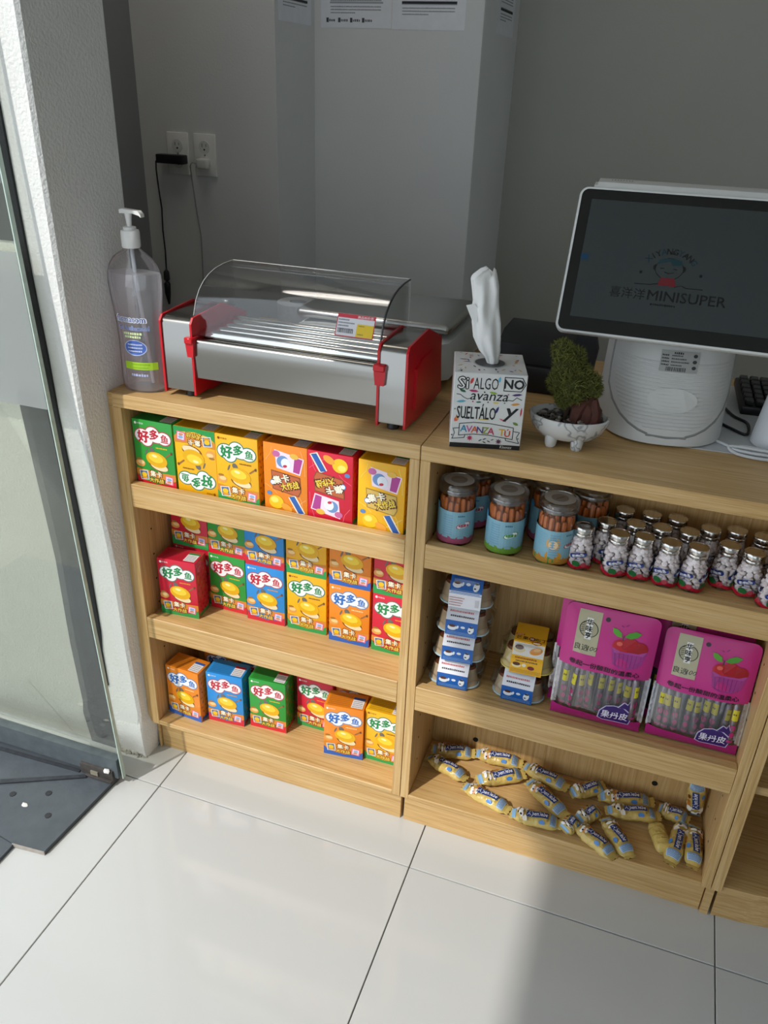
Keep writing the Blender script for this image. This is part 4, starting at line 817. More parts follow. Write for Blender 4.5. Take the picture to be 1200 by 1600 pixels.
g = G(); g.lathe([(0.0042, .288), (0.0048, .300), (0.0062, .311), (0.0072, .313)], 18); g.prism([(-0.0135, .311), (0.012, .312), (0.024, .309), (0.0275, .306), (0.027, .311), (0.022, .3165), (-0.009, .3185), (-0.0135, .317)], 'y', -0.006, 0.006); g.done('pump_head', WHITE, bt, smooth=50)
g = G(); g.tube([(0, 0, .255), (0.002, 0, .2), (0.010, 0, .1), (0.017, 0, .012)], 0.0036, 10); g.done('dip_tube', mat('#d4d4d8', 0.3), bt)
p = Print(0.35)
p.text('farmacom', 0.0, 0.1365, 0.0115, '#f2f4fa', 1, 0.09, width=0.058); p.text('farmacom', 0.0, 0.1365, 0.0105, '#27499c', 3, 0.012, width=0.056); p.text('Gel Antibacterial', 0.003, 0.1205, 0.0085, '#2f50a4', 2, 0.0, width=0.058); p.text('Gel Antibacterial', 0.003, 0.1205, 0.0085, '#c6d2ee', 1, 0.05, width=0.058)
p.smalls(-0.016, 0.020, 0.1105, 0.0045, '#dff0b8', 1, 2); p.smalls(-0.014, 0.018, 0.1045, 0.0045, '#dff0b8', 1, 5)
p.ell(0.004, 0.0845, 0.0215, 0.0145, '#c9d4f2', 1, n=28); p.ell(0.004, 0.0845, 0.0202, 0.0132, '#4a68b8', 2, n=28)
for k in range(3): p.smalls(-0.010, 0.018, 0.0905 - k * 0.006, 0.003, '#c9d4f2', 3, k)
p.rect(-0.020, 0.044, 0.039, 0.058, '#a8d32a', 1, 8, 1); p.smalls(-0.006, 0.030, 0.054, 0.003, '#8ab81e', 2, 1); p.smalls(-0.004, 0.026, 0.048, 0.003, '#8ab81e', 2, 8); p.smalls(-0.008, 0.024, 0.034, 0.005, '#b9bfe6', 1, 3)
def onb(u, v, e):
    for a, b in zip(BP, BP[1:]):
        if a[0] <= v <= b[0]: k = (v - a[0]) / (b[0] - a[0]); q = (v, a[1] + (b[1] - a[1]) * k); break
    rx_, _, ry_ = bsec(q); s_ = max(-0.97, min(0.97, u / rx_)); return (u, -ry_ * math.sqrt(1 - s_ * s_) - e - 0.0006, v)
p.build('label_print', onb, bt)

# ---- tissue box
tb = thing('tissue_box', 'white cube tissue box with hand-lettered Spanish slogan and a tissue sticking out', 'tissue box', (0.643, 0.0165, H + 0.0003), R(15.5))
TW, TH, TD = 0.1145, 0.126, 0.1145
g = G(); g.box(0, 0, 0, TW, TD, TH, 0.001, 1); g.done('carton', mat('#d9d8d5', 0.45), tb, smooth=0)
p = Print(0.4); K = '#15151a'; cx = lambda x: x * TW; cy = lambda v: v * TH
p.rect(0.0003, 0.0, TW - 0.0003, cy(0.062), K, 1); p.text('Kleenex', cx(0.80), cy(0.033), cy(0.042), '#d8d6d2', 2, 0.0, width=cx(0.17), shear=0.2)
p.text('Si', cx(0.13), cy(0.87), cy(0.150), K, 1, 0.09); p.text('Si', cx(0.13), cy(0.87), cy(0.150), '#e6e4e0', 3, 0.0)
p.text('ALGO', cx(0.44), cy(0.87), cy(0.15), K, 1, 0.0, width=cx(0.34)); p.line([(cx(q[0]), cy(q[1])) for q in ((0.69, 0.79), (0.69, 0.965), (0.93, 0.965), (0.985, 0.885), (0.93, 0.79))], 0.0013, K, 1, True); p.text('NO', cx(0.825), cy(0.88), cy(0.115), K, 2, 0.05)
p.text('avanza', cx(0.50), cy(0.695), cy(0.085), K, 1, 0.01, width=cx(0.52), shear=0.2); p.line([(cx(0.05), cy(0.72)), (cx(0.10), cy(0.715)), (cx(0.15), cy(0.68)), (cx(0.20), cy(0.66)), (cx(0.25), cy(0.67))], 0.0011, K, 1); p.line([(cx(0.76), cy(0.67)), (cx(0.83), cy(0.665)), (cx(0.88), cy(0.71)), (cx(0.95), cy(0.68))], 0.0011, K, 1)
p.text('SUELTÁLO', cx(0.34), cy(0.50), cy(0.205), K, 1, 0.012, width=cx(0.54)); p.text('y', cx(0.82), cy(0.475), cy(0.17), K, 1, 0.03, width=cx(0.2), shear=0.2)
p.line([(cx(q[0]), cy(q[1])) for q in ((0.12, 0.165), (0.12, 0.325), (0.32, 0.350), (0.55, 0.345), (0.88, 0.305), (0.88, 0.145), (0.55, 0.185), (0.32, 0.190))], 0.0012, K, 1, True)
p.line([(cx(q[0]), cy(q[1])) for q in ((0.12, 0.265), (0.035, 0.255), (0.06, 0.195), (0.03, 0.115), (0.20, 0.135), (0.21, 0.175))], 0.0011, K, 1); p.line([(cx(q[0]), cy(q[1])) for q in ((0.88, 0.255), (0.97, 0.245), (0.935, 0.175), (0.975, 0.095), (0.79, 0.125), (0.78, 0.160))], 0.0011, K, 1)
for k, (ch, cl) in enumerate(zip('AVANZA TÚ', ('#3a86a8', '#c05a9a', '#c8603a', '#4a3a7a', '#8a9a3a', '#b83a5a', K, '#d8a82a', '#c8502a'))):
    if ch != ' ': p.text(ch, cx(0.185 + k * 0.077), cy(0.262 - k * 0.004), cy(0.088 if k < 8 else 0.105), cl, 2, 0.03, -0.02)
for (x, v, l, w_, cl, ro) in ((0.245, 0.90, .10, .035, '#c83a3a', 1.2), (0.62, 0.93, .09, .03, '#5fb0d0', 1.4), (0.13, 0.765, .10, .032, '#1f5a3c', -0.4), (0.28, 0.77, .14, .03, '#b8286a', -0.1), (0.55, 0.755, .12, .028, '#8fb03a', -0.2), (0.88, 0.745, .15, .028, '#4a2a6a', 0.1), (0.12, 0.625, .14, .030, '#5fa8c0', 0.1), (0.36, 0.625, .08, .02, '#2a6a4a', 0.05), (0.60, 0.625, .09, .02, '#e0c84a', 0), (0.87, 0.62, .13, .028, '#d8923a', 0.1), (0.625, 0.53, .12, .03, '#2a2a6a', 1.2), (0.96, 0.52, .14, .02, '#c8404a', 1.5), (0.07, 0.385, .09, .05, '#e0603a', 0.9), (0.08, 0.40, .07, .03, '#e0905a', 1.9), (0.21, 0.405, .10, .02, '#2a2a3a', -0.2), (0.45, 0.395, .20, .012, '#d8c04a', 0), (0.72, 0.40, .12, .018, '#d8606a', -0.4), (0.90, 0.36, .09, .035, '#6a8a3a', -0.5), (0.43, 0.11, .06, .014, '#2a4a3a', 0.5), (0.49, 0.13, .06, .014, '#2a4a3a', 0.4), (0.55, 0.10, .06, .014, '#2a4a3a', -0.5), (0.49, 0.085, .06, .014, '#2a4a3a', -0.5), (0.60, 0.125, .05, .012, '#2a4a3a', 0.4)):
    p.leaf(cx(x), cy(v), cx(l), cx(w_ * 1.2), cl, 1, ro)
for (x, v, cl) in ((0.28, 0.135, '#b82a5a'), (0.69, 0.105, '#5a2a4a')):
    for k in range(4): p.leaf(cx(x), cy(v), cx(0.10), cx(0.018), cl, 1 + k * .3, k * PI / 4)
for (x, v, cl) in ((0.43, 0.76, K), (0.76, 0.745, '#a86a8a'), (0.28, 0.63, '#b8283a'), (0.49, 0.63, '#6a2a4a'), (0.72, 0.63, '#5a7a4a'), (0.04, 0.52, '#6a8a5a'), (0.025, 0.165, K), (0.96, 0.16, '#6a8a6a')): p.ell(cx(x), cy(v), 0.0013, 0.0013, cl, 1, n=8)
p.build('front_print', front_of(), tb)
p = Print(0.4); r = random.Random(2); C5 = ['#c8603a', '#3a86a8', '#8a3a7a', '#8fb03a', '#c83a5a', K, K, '#d8a82a']
for k in range(60):
    x, y = r.uniform(0.06, 0.94), r.uniform(0.06, 0.94)
    if math.hypot(x - .5, y - .5) > 0.29: p.leaf(x * TW, y * TD, r.uniform(.05, .12) * TW, r.uniform(.012, .035) * TW, r.choice(C5), 1 + (k % 5) * .4, r.uniform(0, 3))
p.ell(TW / 2, TD / 2, 0.027, 0.027, '#bdbcba', 3, n=32); p.ell(TW / 2, TD / 2, 0.0245, 0.0245, '#4a4a4c', 4, n=32); p.build('top_print', top_of(TH), tb)
g = G(); nr = 36; rs = []
TP = [(0.0, -.0095, .0095), (.010, -.014, .0105), (.020, -.023, .0105), (.041, -.0335, .009), (.066, -.0385, .0055), (.087, -.041, .001), (.100, -.040, -.0005), (.120, -.0435, -.0015), (.134, -.0465, -.005), (.141, -.036, -.008), (.144, -.026, -.012)]
for i, (h_, l_, r_) in enumerate(TP):
    c_, w_ = (l_ + r_) / 2, (r_ - l_) / 2; ring = []
    for k in range(nr):
        a = 2 * PI * k / nr; fold = math.sin(4 * a + h_ * 30) * 0.16 + math.sin(7 * a - h_ * 50) * 0.08 if i else 0
        ring.append((TW / 2 + 0.004 + c_ + w_ * math.cos(a) * (1 + 0.3 * fold), TD / 2 + (0.010 + 0.35 * w_) * math.sin(a) * (0.75 + 1.6 * fold) - 0.004 * (h_ / .14), TH + 0.0012 + h_ + (0.006 * math.sin(3 * a + 1) * (h_ / .14) ** 3)))
    rs.append(ring)
g.rings(rs, False, True); ts = g.done('tissue', mat('#e8e7e4', 0.9, var=0.02, bump=0.3, bscale=120), tb, smooth=80)
g = G(); y_ = TD / 2 - 0.012
g.prism([(TW / 2 - 0.028, TH + 0.066), (TW / 2 - 0.036, TH + 0.072), (TW / 2 - 0.0465, TH + 0.094), (TW / 2 - 0.034, TH + 0.097), (TW / 2 - 0.026, TH + 0.088)], 'y', y_, y_ + 0.0006); g.done('tissue_corner', mat('#e8e7e4', 0.9, var=0.02), tb, smooth=0)

# ---- little tree in a footed bowl
bo = thing('bonsai_pot', 'small moss tree on driftwood in a white marbled footed bowl with pebbles', 'potted plant', (0.818, 0.112, H + 0.0003))
MARB = veined()
g = G(); g.lathe([(0.030, 0.011), (0.046, 0.016), (0.058, 0.028), (0.0645, 0.043), (0.0655, 0.050), (0.0625, 0.0515), (0.060, 0.046), (0.052, 0.034), (0.030, 0.026)], 40, sy=0.74); g.done('bowl', MARB, bo, smooth=60)
for a in (-2.2, -0.95, 0.95, 2.2): g = G(); g.lathe([(0.0075, 0.0), (0.0095, 0.004), (0.0105, 0.014), (0.009, 0.022)], 14, (0.036 * math.cos(a), 0.030 * math.sin(a), 0)); g.done('foot', MARB, bo)
r = random.Random(4)
for nm, cl, n in (('dark_pebbles', '#3e3a37', 150), ('pale_pebbles', '#8d857c', 60)):
    g = G()
    for k in range(n):
        a, d = r.uniform(0, 2 * PI), math.sqrt(r.random()) * 0.054; q = r.uniform(0.0034, 0.0055)
        g.blob((d * math.cos(a), d * 0.74 * math.sin(a), 0.040 + r.uniform(-0.002, 0.005) + 0.005 * (1 - d / .054)), q * 1.2, q, q * 0.7, 1, 0.15, Matrix.Rotation(r.uniform(0, 3), 3, 'Z'))
    tag(g.done(nm, mat(cl, 0.5, var=0.3, scale=80), bo), kind='stuff')
g = G(); g.tube([(0.024, 0.004, 0.040), (0.026, 0.004, 0.060), (0.018, 0.006, 0.080), (0.006, 0.006, 0.082)], [0.017, 0.0145, 0.010, 0.004], 9)
g.tube([(0.012, 0.0, 0.04), (0.014, 0.0, 0.062), (0.022, 0.002, 0.078), (0.028, 0.002, 0.086)], [0.011, 0.010, 0.007, 0.003], 8); g.tube([(0.034, -0.004, 0.040), (0.036, -0.003, 0.066), (0.031, 0, 0.082)], [0.008, 0.007, 0.003], 7)
for v in g.bm.verts: v.co = Vector((v.co.x * 1.25 - 0.002, v.co.y * 1.2 - 0.006, 0.04 + (v.co.z - 0.04) * 1.05)) + Vector((r.uniform(-.003, .003), r.uniform(-.003, .003), r.uniform(-.002, .002)))
g.done('driftwood', mat('#4a2418', 0.8, var=0.5, scale=70, bump=0.9, bscale=120), bo)
g = G(); g.tube([(-0.006, 0, 0.040), (-0.004, 0, 0.070), (-0.010, 0, 0.10), (-0.016, 0, 0.135)], [0.0045, 0.004, 0.003, 0.002], 8); g.tube([(0.000, 0.004, 0.040), (0.003, 0.004, 0.066), (0.006, 0.002, 0.09)], [0.003, 0.003, 0.002], 6); g.done('stem', mat('#3a2a1a', 0.9, var=0.3), bo)
lob = [(tuple(k * m_ + s_ for k, m_, s_ in zip(c, (1.22, 1.15, 1.06), (0.002, 0, -0.002))), q * 1.14) for c, q in [((-0.022, 0.0, 0.148), 0.018), ((-0.006, 0.002, 0.140), 0.017), ((-0.014, -0.004, 0.124), 0.021), ((0.004, 0.0, 0.118), 0.019), ((-0.020, 0.0, 0.100), 0.020), ((-0.002, -0.004, 0.100), 0.022), ((0.018, 0.002, 0.104), 0.018), ((0.026, 0.0, 0.094), 0.013), ((-0.010, 0.0, 0.082), 0.019), ((0.008, -0.002, 0.084), 0.017), ((-0.012, 0.0, 0.070), 0.012)]]
g = G()
for c, q in lob: g.blob(c, q * 0.74, q * 0.66, q * 0.74, 2, 0.12)
tag(g.done('moss_core', mat('#3f431b', 0.95, var=0.5, scale=160, bump=0.8, bscale=300), bo), kind='stuff')
vs, fs = [], []
for c, q in lob:
    for k in range(560):
        d = Vector((r.gauss(0, 1), r.gauss(0, 1), r.gauss(0, 1))).normalized(); b = Vector(c) + d * q * r.uniform(0.62, 0.85); tp = Vector(c) + (d + Vector((r.uniform(-.5, .5), r.uniform(-.5, .5), r.uniform(-.5, .5)))).normalized() * q * r.uniform(0.9, 1.22)
        sd = (tp - b).cross(Vector((r.uniform(-1, 1), r.uniform(-1, 1), r.uniform(-1, 1)))).normalized() * 0.0006; n0 = len(vs); m_ = (b + tp) / 2 + sd * 1.5; vs += [b - sd, b + sd, m_ + sd, tp, m_ - sd]; fs.append((n0, n0 + 1, n0 + 2, n0 + 3, n0 + 4))
me = bpy.data.meshes.new('moss_sprigs'); me.from_pydata(vs, [], fs); me.materials.append(mat('#65672b', 0.9, var=0.5, scale=90)); o = bpy.data.objects.new('moss_sprigs', me); COL.objects.link(o); o.parent = bo; tag(o, kind='stuff')

# ---- cash terminal
ps = thing('cash_terminal', 'white touch-screen cash terminal with dark screen on a rounded ribbed base', 'cash terminal')
def rrect(w_, h_, rad, n=6): return [(sx * (w_ / 2 - rad) + rad * math.cos(a), sy * (h_ / 2 - rad) + rad * math.sin(a)) for sx, sy, a0 in ((1, 1, 0), (-1, 1, PI / 2), (-1, -1, PI), (1, -1, 3 * PI / 2)) for a in [a0 + PI / 2 * k / n for k in range(n + 1)]]
SW, SH = 0.386, 0.236
S0 = Vector((0.769 + SW / 2, 0.160, 1.0605)); TU = Vector((0, 0.1010, 0.2110)).normalized(); TN = Vector((0, -TU.z, TU.y))
def scr(u, v, e): return tuple(S0 + Vector((u, 0, 0)) + TU * (v + SH / 2) + TN * e)
g = G(); g.rings([[scr(x, y, d) for x, y in rrect(SW - k, SH - k, 0.014)] for k, d in ((0.010, -0.020), (0.0, -0.014), (0.0, -0.002), (0.002, 0.0))]); g.done('screen_frame', mat('#dcdcd9', 0.4), ps, smooth=40)
g = G(); g.rings([[scr(x, y, d) for x, y in rrect(SW - 0.008, SH - 0.008, 0.011)] for d in (0.0, 0.0008)]); g.done('screen_glass', mat('#050607', 0.05, var=0, spec=0.55), ps, smooth=30)
p = Print(0.06); p.rect(-0.172, -0.092, 0.172, 0.098, '#33393a', 1); K = '#040508'
n_sc = len(p.v)
p.text('喜洋洋', -0.028, -0.005, 0.0165, K, 2, 0.0, width=0.052); p.text('MINISUPER', 0.058, -0.005, 0.0150, K, 2, 0.015, width=0.112)
for k, ch in enumerate('XIYANGYANG'):
    a = R(140 - k * 11.3); p.text(ch, 0.026 + 0.042 * math.cos(a), 0.022 + 0.036 * math.sin(a) + 0.004, 0.0085, K if k % 3 else '#0e2c3a', 2, 0.03, a - PI / 2)
p.ell(0.026, 0.036, 0.0205, 0.0165, K, 2, n=28); p.ell(0.026, 0.036, 0.0195, 0.0155, '#33393a', 3, n=28); p.poly([(0.008, 0.042), (0.026, 0.047), (0.030, 0.041), (0.044, 0.043), (0.042, 0.049), (0.034, 0.0515), (0.018, 0.0515), (0.010, 0.049)], '#12343a', 4)
p.ell(0.006, 0.037, 0.0035, 0.0045, K, 1.5); p.ell(0.046, 0.037, 0.0035, 0.0045, K, 1.5); p.line([(0.020, 0.031), (0.026, 0.029), (0.033, 0.031)], 0.0010, K, 4); p.line([(0.013, 0.036), (0.018, 0.0365)], 0.0008, K, 4); p.line([(0.032, 0.0365), (0.037, 0.036)], 0.0008, K, 4)
p.poly([(0.016, 0.0225), (0.036, 0.0225), (0.040, 0.0105), (0.013, 0.0105)], '#6a1620', 4); p.line([(0.024, 0.058), (0.022, 0.062)], 0.001, K, 2); p.line([(0.028, 0.058), (0.031, 0.0625)], 0.001, K, 2)
p.line([(-0.020, 0.010), (0.002, 0.0105), (0.014, 0.013)], 0.0012, K, 2); p.line([(0.038, 0.010), (0.048, 0.013), (0.054, 0.010), (0.078, 0.010)], 0.0012, K, 2); p.ell(-0.014, 0.028, 0.0022, 0.0022, K, 2); p.ell(0.072, 0.030, 0.0022, 0.0022, K, 2); p.smalls(0.008, 0.044, -0.0185, 0.003, K, 2, 5)
p.v[n_sc:] = [(x * 1.05 - 0.060, y * 1.05 - 0.040, l) for x, y, l in p.v[n_sc:]]
p.rect(-0.1725, 0.0, -0.160, 0.010, '#123a58', 2)
p.build('screen_image', scr, ps, base=0.0010)
g = G(); g.prism([(0.185, 1.075), (0.262, 1.262), (0.276, 1.280), (0.300, 1.284), (0.318, 1.278), (0.322, 1.255), (0.300, 1.16), (0.290, 1.08)], 'x', 0.788, 1.138)
bmesh.ops.bevel(g.bm, geom=[e for e in g.bm.edges if abs(e.verts[0].co.x - e.verts[1].co.x) < 1e-6], offset=0.006, segments=2, affect='EDGES'); g.done('rear_housing', mat('#cfcfcc', 0.5), ps, smooth=40)
g = G()
for x0 in (0.815, 1.085):
    for i in range(8):
        for j in range(4): g.lathe([(0.0009, 0), (0.0009, 0.0003)], 6, (x0 + i * 0.0045, 0.283 + j * 0.0045, 1.2825 + 0.0007 * (j < 2)))
tag(g.done('speaker_holes', mat('#6f6f6f', 0.8), ps), kind='stuff')
# base: a leaning shell, superellipse footprint
BCX, BCY, BROT = 0.955, 0.300, R(8)
def bshell(a, z):
    k = (z - 0.889) / 0.20; rx_ = 0.108 - 0.004 * k; ry_ = 0.142 - 0.020 * k; n_ = 2.5
    c_, s_ = math.cos(a), math.sin(a); x = rx_ * abs(c_) ** (2 / n_) * (1 if c_ >= 0 else -1); y = ry_ * abs(s_) ** (2 / n_) * (1 if s_ >= 0 else -1)
    dy = 0.060 * k ** 1.2 if k > 0 else 0
    return (BCX + x * math.cos(BROT) - y * math.sin(BROT), BCY + dy + x * math.sin(BROT) + y * math.cos(BROT), z)
BZ = [0.8895, 0.8915, 0.90, 0.93, 0.97, 1.01, 1.05, 1.09]
g = G(); g.rings([[Vector((BCX, BCY, z)) + (Vector(bshell(2 * PI * k / 48, z)) - Vector((BCX, BCY, z))) * (0.975 if z < 0.89 else 1.0) for k in range(48)] for z in BZ]); g.done('base_shell', mat('#d2d2cf', 0.5), ps, smooth=50)
def bfront(u, z, e):
    """a point on the front of the base at sideways offset u and height z"""
    lo, hi = -PI, 0.0
    k = max(-0.985, min(0.985, u / 0.1045)); ca = (1 if k >= 0 else -1) * abs(k) ** 1.25; q = bshell(-math.acos(ca), z); return (q[0], q[1] - e, q[2])
def ubound(z):                                                       # half width of the ribbed panel at height z
    return 0.094 * math.sqrt(max(0.0, 1 - (max(0.0, 0.985 - z) / 0.074) ** 2.2)) if z < 0.985 else 0.094
UB = [(-ubound(z), z) for z in (1.08, 1.03, 0.99, 0.97, 0.95, 0.935, 0.925, 0.918, 0.914)] + [(-0.03, 0.9125), (0, 0.9115), (0.03, 0.9125)] + [(ubound(z), z) for z in (0.914, 0.918, 0.925, 0.935, 0.95, 0.97, 0.99, 1.03, 1.08)]
g = G(); g.tube([bfront(u * 1.05, z - 0.008 if z < 0.98 else z, -0.0006) for u, z in UB], 0.0022, 6); g.done('panel_groove', mat('#8f8f8c', 0.6), ps)
for k in range(19):
    z = 0.918 + k * 0.0058; w_ = ubound(z) - 0.003
    if z > 1.02 or w_ < 0.01: continue
    g = G(); n = 16
    g.rings([[bfront(-w_ + 2 * w_ * i / n, z + dz, e) for i in range(n + 1)] for dz, e in ((-0.0021, 0.0), (-0.0006, 0.0016), (0.0012, 0.0012), (0.0023, 0.0))], False, False, False); g.done('rib', mat('#d2d2cf', 0.5), ps, smooth=0)
p = Print(0.5); p.ell(0.0, 0.962, 0.040, 0.019, '#d3d3d0', 1, n=36); p.build('oval_badge', lambda u, v, e: bfront(u, v, e), ps, base=0.0021)
p = Print(0.45); p.rect(-0.030, 1.005, 0.030, 1.037, '#a9a9a6', 1, 6, 2); p.smalls(-0.010, 0.006, 1.034, 0.0035, '#2a2a2c', 2, 1)
for k in range(4): p.smalls(-0.028, -0.016, 1.030 - k * 0.0048, 0.0026, '#2a2a2c', 2, k); p.smalls(-0.013, 0.004 + 0.006 * (k % 3), 1.030 - k * 0.0048, 0.0022, '#3a3a3c', 2, k + 5)
p.bars(-0.020, 0.012, 1.0065, 1.0125, '#2a2a2c', 2)
for k in range(3): p.ell(0.024, 1.031 - k * 0.009, 0.0035, 0.0028, '#3a3a3c', 2, n=10)
p.build('type_plate', lambda u, v, e: bfront(u, v, e), ps, base=0.0018)
seat(ps, (0.955, 0.30, H))

# ---- the rest of the counter
o = G().prism([(1.005, 0.176), (1.30, 0.190), (1.30, 0.56), (1.03, 0.56), (0.99, 0.40)], 'z', H + 0.0002, H + 0.0016).done('white_sheet', mat('#c9cbcd', 0.5), smooth=0); tag(o, 'white sheet lying on the counter right of the terminal base', 'sheet')
kb = thing('keyboard', 'black keyboard lying behind the white cone speaker', 'keyboard', (1.285, 0.47, H + 0.002), R(4))
g = G(); g.box(-0.19, -0.07, 0.004, 0.24, 0.075, 0.022, 0.004, 2, Matrix.Rotation(R(5), 4, 'X')); g.done('case', BLACKP, kb)
g = G()
for i in range(22):
    for j in range(6): g.box(-0.184 + i * 0.019, -0.063 + j * 0.0225, 0.0215, -0.168 + i * 0.019, -0.044 + j * 0.0225, 0.030, 0.002, 1, Matrix.Rotation(R(5), 4, 'X'))
tag(g.done('keys', mat('#1d1e21', 0.35), kb), kind='stuff')
sp = thing('cone_speaker', 'white cone-shaped device at the right edge of the counter', 'speaker', (1.163, 0.250, H + 0.0018))
g = G(); g.lathe([(0.048, 0.0), (0.051, 0.003), (0.050, 0.012), (0.041, 0.084), (0.037, 0.090), (0.030, 0.0905)], 36); g.done('shell', mat('#d6d8da', 0.45), sp)
g = G(); g.lathe([(0.030, 0.0903), (0.029, 0.0915), (0.005, 0.0917)], 28); g.done('top_ring', mat('#3a3c3e', 0.4), sp)
def coil(name, label, pts, r_, m, cat='cable'):
    V = [Vector(q) for q in pts]; P = []
    for i in range(len(V) - 1):
        a, b, c, d = V[max(0, i - 1)], V[i], V[i + 1], V[min(len(V) - 1, i + 2)]
        for k in range(6):
            t = k / 6; P.append(0.5 * ((2 * b) + (c - a) * t + (2 * a - 5 * b + 4 * c - d) * t * t + (3 * b - a - 3 * c + d) * t ** 3))
    P.append(V[-1]); g = G(); g.tube(P, r_, 8); return tag(g.done(name, m), label, cat)
zc = H + 0.0045
coil('white_cable', 'coiled white cable on the counter in front of the cone device', [(1.052, 0.225, zc), (1.066, 0.212, zc), (1.085, 0.196, zc), (1.10, 0.190, zc), (1.15, 0.186, zc + .001), (1.20, 0.194, zc), (1.19, 0.180, zc + .004), (1.12, 0.174, zc + .004), (1.082, 0.182, zc + .004), (1.10, 0.192, zc + .007), (1.17, 0.186, zc + .006), (1.21, 0.180, zc + .003), (1.14, 0.166, zc), (1.09, 0.172, zc), (1.078, 0.184, zc + .007), (1.13, 0.180, zc + .009), (1.21, 0.176, zc + .008)], 0.0026, mat('#d2d4d6', 0.4))
coil('black_cable', 'black cable curving on the white sheet beside the terminal base', [(1.063, 0.315, H + .0045), (1.085, 0.290, H + .0045), (1.108, 0.272, H + .0045), (1.112, 0.33, H + .0045), (1.09, 0.36, H + .0045), (1.075, 0.40, H + .0045)], 0.0025, BLACKP)
dp = thing('receipt_printer', 'black receipt printer in the shade behind the tissue box', 'printer', (0.725, 0.40, H + 0.0004))
g = G(); g.box(-0.085, -0.06, 0.0, 0.075, 0.10, 0.052, 0.004, 2); g.done('lower_case', mat('#17181b', 0.45), dp)
g = G(); g.prism([(-0.050, 0.053), (-0.045, 0.088), (0.0, 0.104), (0.09, 0.104), (0.098, 0.053)], 'x', -0.083, 0.073); g.done('cover', mat('#101114', 0.35), dp, smooth=30)
dk = thing('black_bracket', 'black upright bracket behind the moss tree', 'bracket', (0.808, 0.335, H + 0.0004))
g = G(); g.box(-0.022, -0.02, 0.0, 0.022, 0.03, 0.006, 0.001, 1); g.done('foot_plate', BLACKP, dk)
g = G(); g.prism([(-0.018, 0.006), (0.016, 0.006), (0.024, 0.10), (0.012, 0.145), (-0.012, 0.15), (-0.022, 0.09)], 'y', -0.012, 0.018); g.done('upright', mat('#1a1b1e', 0.5), dk, smooth=0)

# ================================================================== on the walls
def outlet(loc, label, rot=0.0):
    t = thing('wall_outlet', label, 'outlet', loc, group='wall outlets')
    g = G(); g.box(-0.034, -0.006, -0.055, 0.034, 0.0, 0.055, 0.002, 2); g.done('cover_plate', mat('#f4f4f0', 0.35), t)
    for z in (0.021, -0.021):
        g = G(); g.lathe([(0.0172, 0.0), (0.0168, 0.0012)], 24); rc = g.done('receptacle', mat('#e2e2de', 0.35), t); rc.location = (0, -0.006, z); rc.rotation_euler = (R(90), 0, 0)
        p = Print(0.5); p.rect(-0.0075, 0.000, -0.0058, 0.009, '#1c1c1c', 1, rot=rot); p.rect(0.0050, 0.001, 0.0064, 0.008, '#1c1c1c', 1, rot=rot); p.ell(0.0, -0.0065, 0.0026, 0.0026, '#1c1c1c', 1); p.build('slots', lambda u, v, e: (u, v, 0.0012 + e), rc)
    g = G(); g.lathe([(0.003, 0), (0.0026, 0.0008)], 10); s = g.done('screw', mat('#a9a9a6', 0.3, 0.8), t); s.location = (0, -0.006, 0); s.rotation_euler = (R(90), 0, 0)
    return t
outlet((-0.4535, 1.0, 1.2165), 'wall outlet with the black adapter plugged in'); outlet((-0.3665, 1.0, 1.2165), 'wall outlet with the white plug plugged in')
ad_ = thing('power_adapter', 'flat black power adapter plugged into the left outlet', 'adapter', (-0.4535, 0.992, 1.2035))
g = G(); g.box(-0.055, -0.030, -0.013, 0.032, 0.0005, 0.011, 0.003, 2); g.done('case', BLACKP, ad_)
g = G(); g.tube([(-0.055, -0.014, -0.002), (-0.066, -0.012, -0.010), (-0.073, -0.004, -0.035), (-0.0745, 0.002, -0.08), (-0.070, 0.003, -0.14), (-0.073, 0.003, -0.20), (-0.070, 0.002, -0.26), (-0.070, -0.002, -0.325)], 0.0022, 7); cb_ = g.done('cord', BLACKP, ad_)
g = G(); g.tube([(-0.070, -0.002, -0.315), (-0.070, -0.003, -0.322), (-0.070, -0.003, -0.345), (-0.070, -0.003, -0.350)], [0.003, 0.0085, 0.0095, 0.004], 10); g.tube([(-0.070, -0.003, -0.352), (-0.070, -0.003, -0.358), (-0.070, -0.004, -0.385), (-0.068, -0.004, -0.42)], [0.006, 0.010, 0.009, 0.003], 10); g.done('connector', BLACKP, ad_)
wp = thing('power_plug', 'white power plug in the right outlet with its thin cord hanging', 'plug', (-0.3665, 0.992, 1.1955))
g = G(); g.box(-0.018, -0.022, -0.014, 0.018, 0.0005, 0.014, 0.006, 3); g.done('plug_body', mat('#dcdcd8', 0.4), wp)
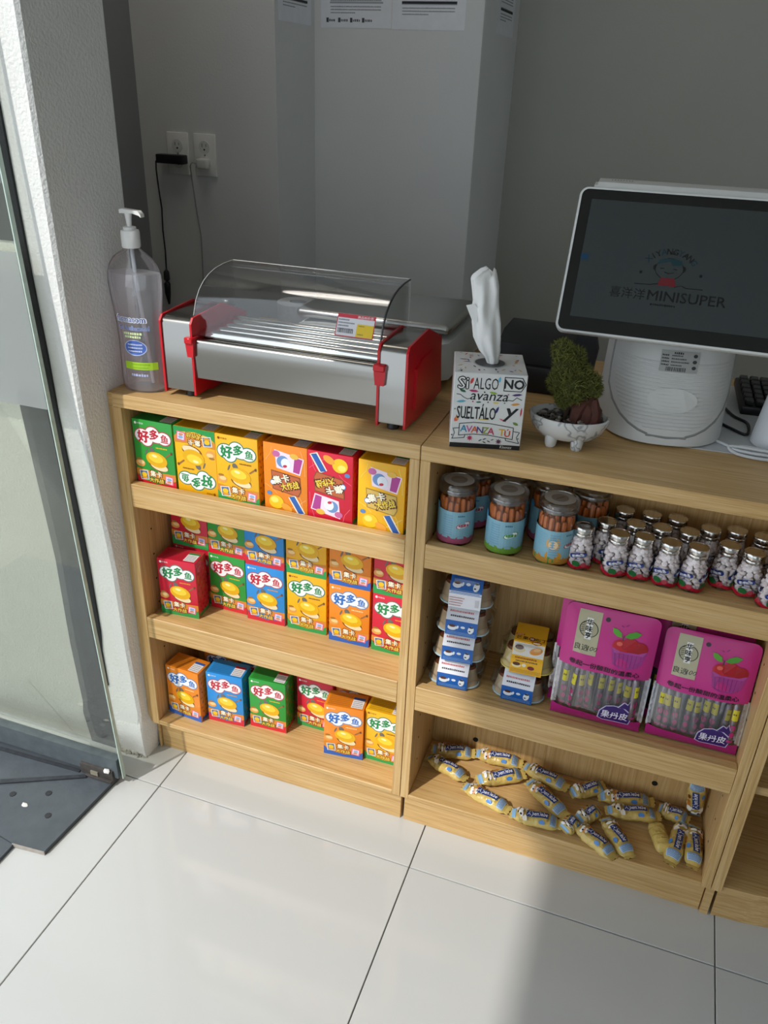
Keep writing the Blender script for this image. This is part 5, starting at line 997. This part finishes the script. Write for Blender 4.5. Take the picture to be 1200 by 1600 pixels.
g = G(); g.tube([(-0.012, -0.016, 0.0), (-0.030, -0.020, 0.002), (-0.040, -0.014, -0.008), (-0.043, -0.004, -0.05), (-0.038, 0.003, -0.14), (-0.030, 0.003, -0.20), (-0.033, 0.003, -0.33)], 0.0018, 7); g.done('cord', mat('#9b9d9c', 0.5), wp)
def notice(name, label, fn, W_, bar_v, seed):
    t = thing('notice_sheet', label, 'notice', group='printed notices on the back wall')
    p = Print(0.6); p.rect(0, 0, W_, 0.28, '#eceef4', 0, 1, 1)
    for k in range(24):
        v = 0.036 + k * 0.0072
        if k % 8 == 3: p.rect(W_ * 0.13, v, W_ * 0.88, v + 0.0045, '#a9acb4', 1)
        elif k % 6 != 5: p.smalls(W_ * 0.14, W_ * (0.86 if k % 5 else 0.5), v, 0.0030, '#84868e', 1, seed + k)
    if bar_v: p.rect(W_ * 0.13, bar_v, W_ * 0.88, bar_v + 0.006, '#22242a', 2)
    else:
        for k in range(4): p.rect(W_ * (0.08 + k * .17), 0.013, W_ * (0.08 + k * .17) + 0.007, 0.024, '#4a4c54', 2); p.smalls(W_ * (0.12 + k * .17), W_ * (0.22 + k * .17), 0.018, 0.006, '#6a6c74', 2, k)
    pr0 = p.build('printed_face', fn, t, step=0.0002, base=0.0008)
    g = G(); vs_ = [[fn(u, v, e) for u, v in ((0, 0), (W_, 0), (W_, 0.28), (0, 0.28))] for e in (0.0002, 0.0009)]; g.rings(vs_); g.done('paper', mat('#eceef4', 0.7), t, smooth=0)
    return t
for a in (('notice_sheet', 'printed notice with logos at its foot, left of the pair on the wall', lambda u, v, e: (-0.122 + u, 1.25 - e, 1.546 + v), 0.208, 0, 1),
          ('notice_sheet', 'printed notice with a black bar, right of the pair on the wall', lambda u, v, e: (0.088 + u, 1.25 - e, 1.544 + v), 0.205, 0.060, 40),
          ('notice_sheet', 'printed notice on the narrow wall return left of the pair', lambda u, v, e: (-0.142 + e, 1.020 + u, 1.548 + v), 0.205, 0.050, 80),
          ('notice_sheet', 'printed notice on the narrow wall return right of the pair', lambda u, v, e: (0.3452 + e, 1.400 + u, 1.548 + v), 0.215, 0.058, 120)): notice(*a)
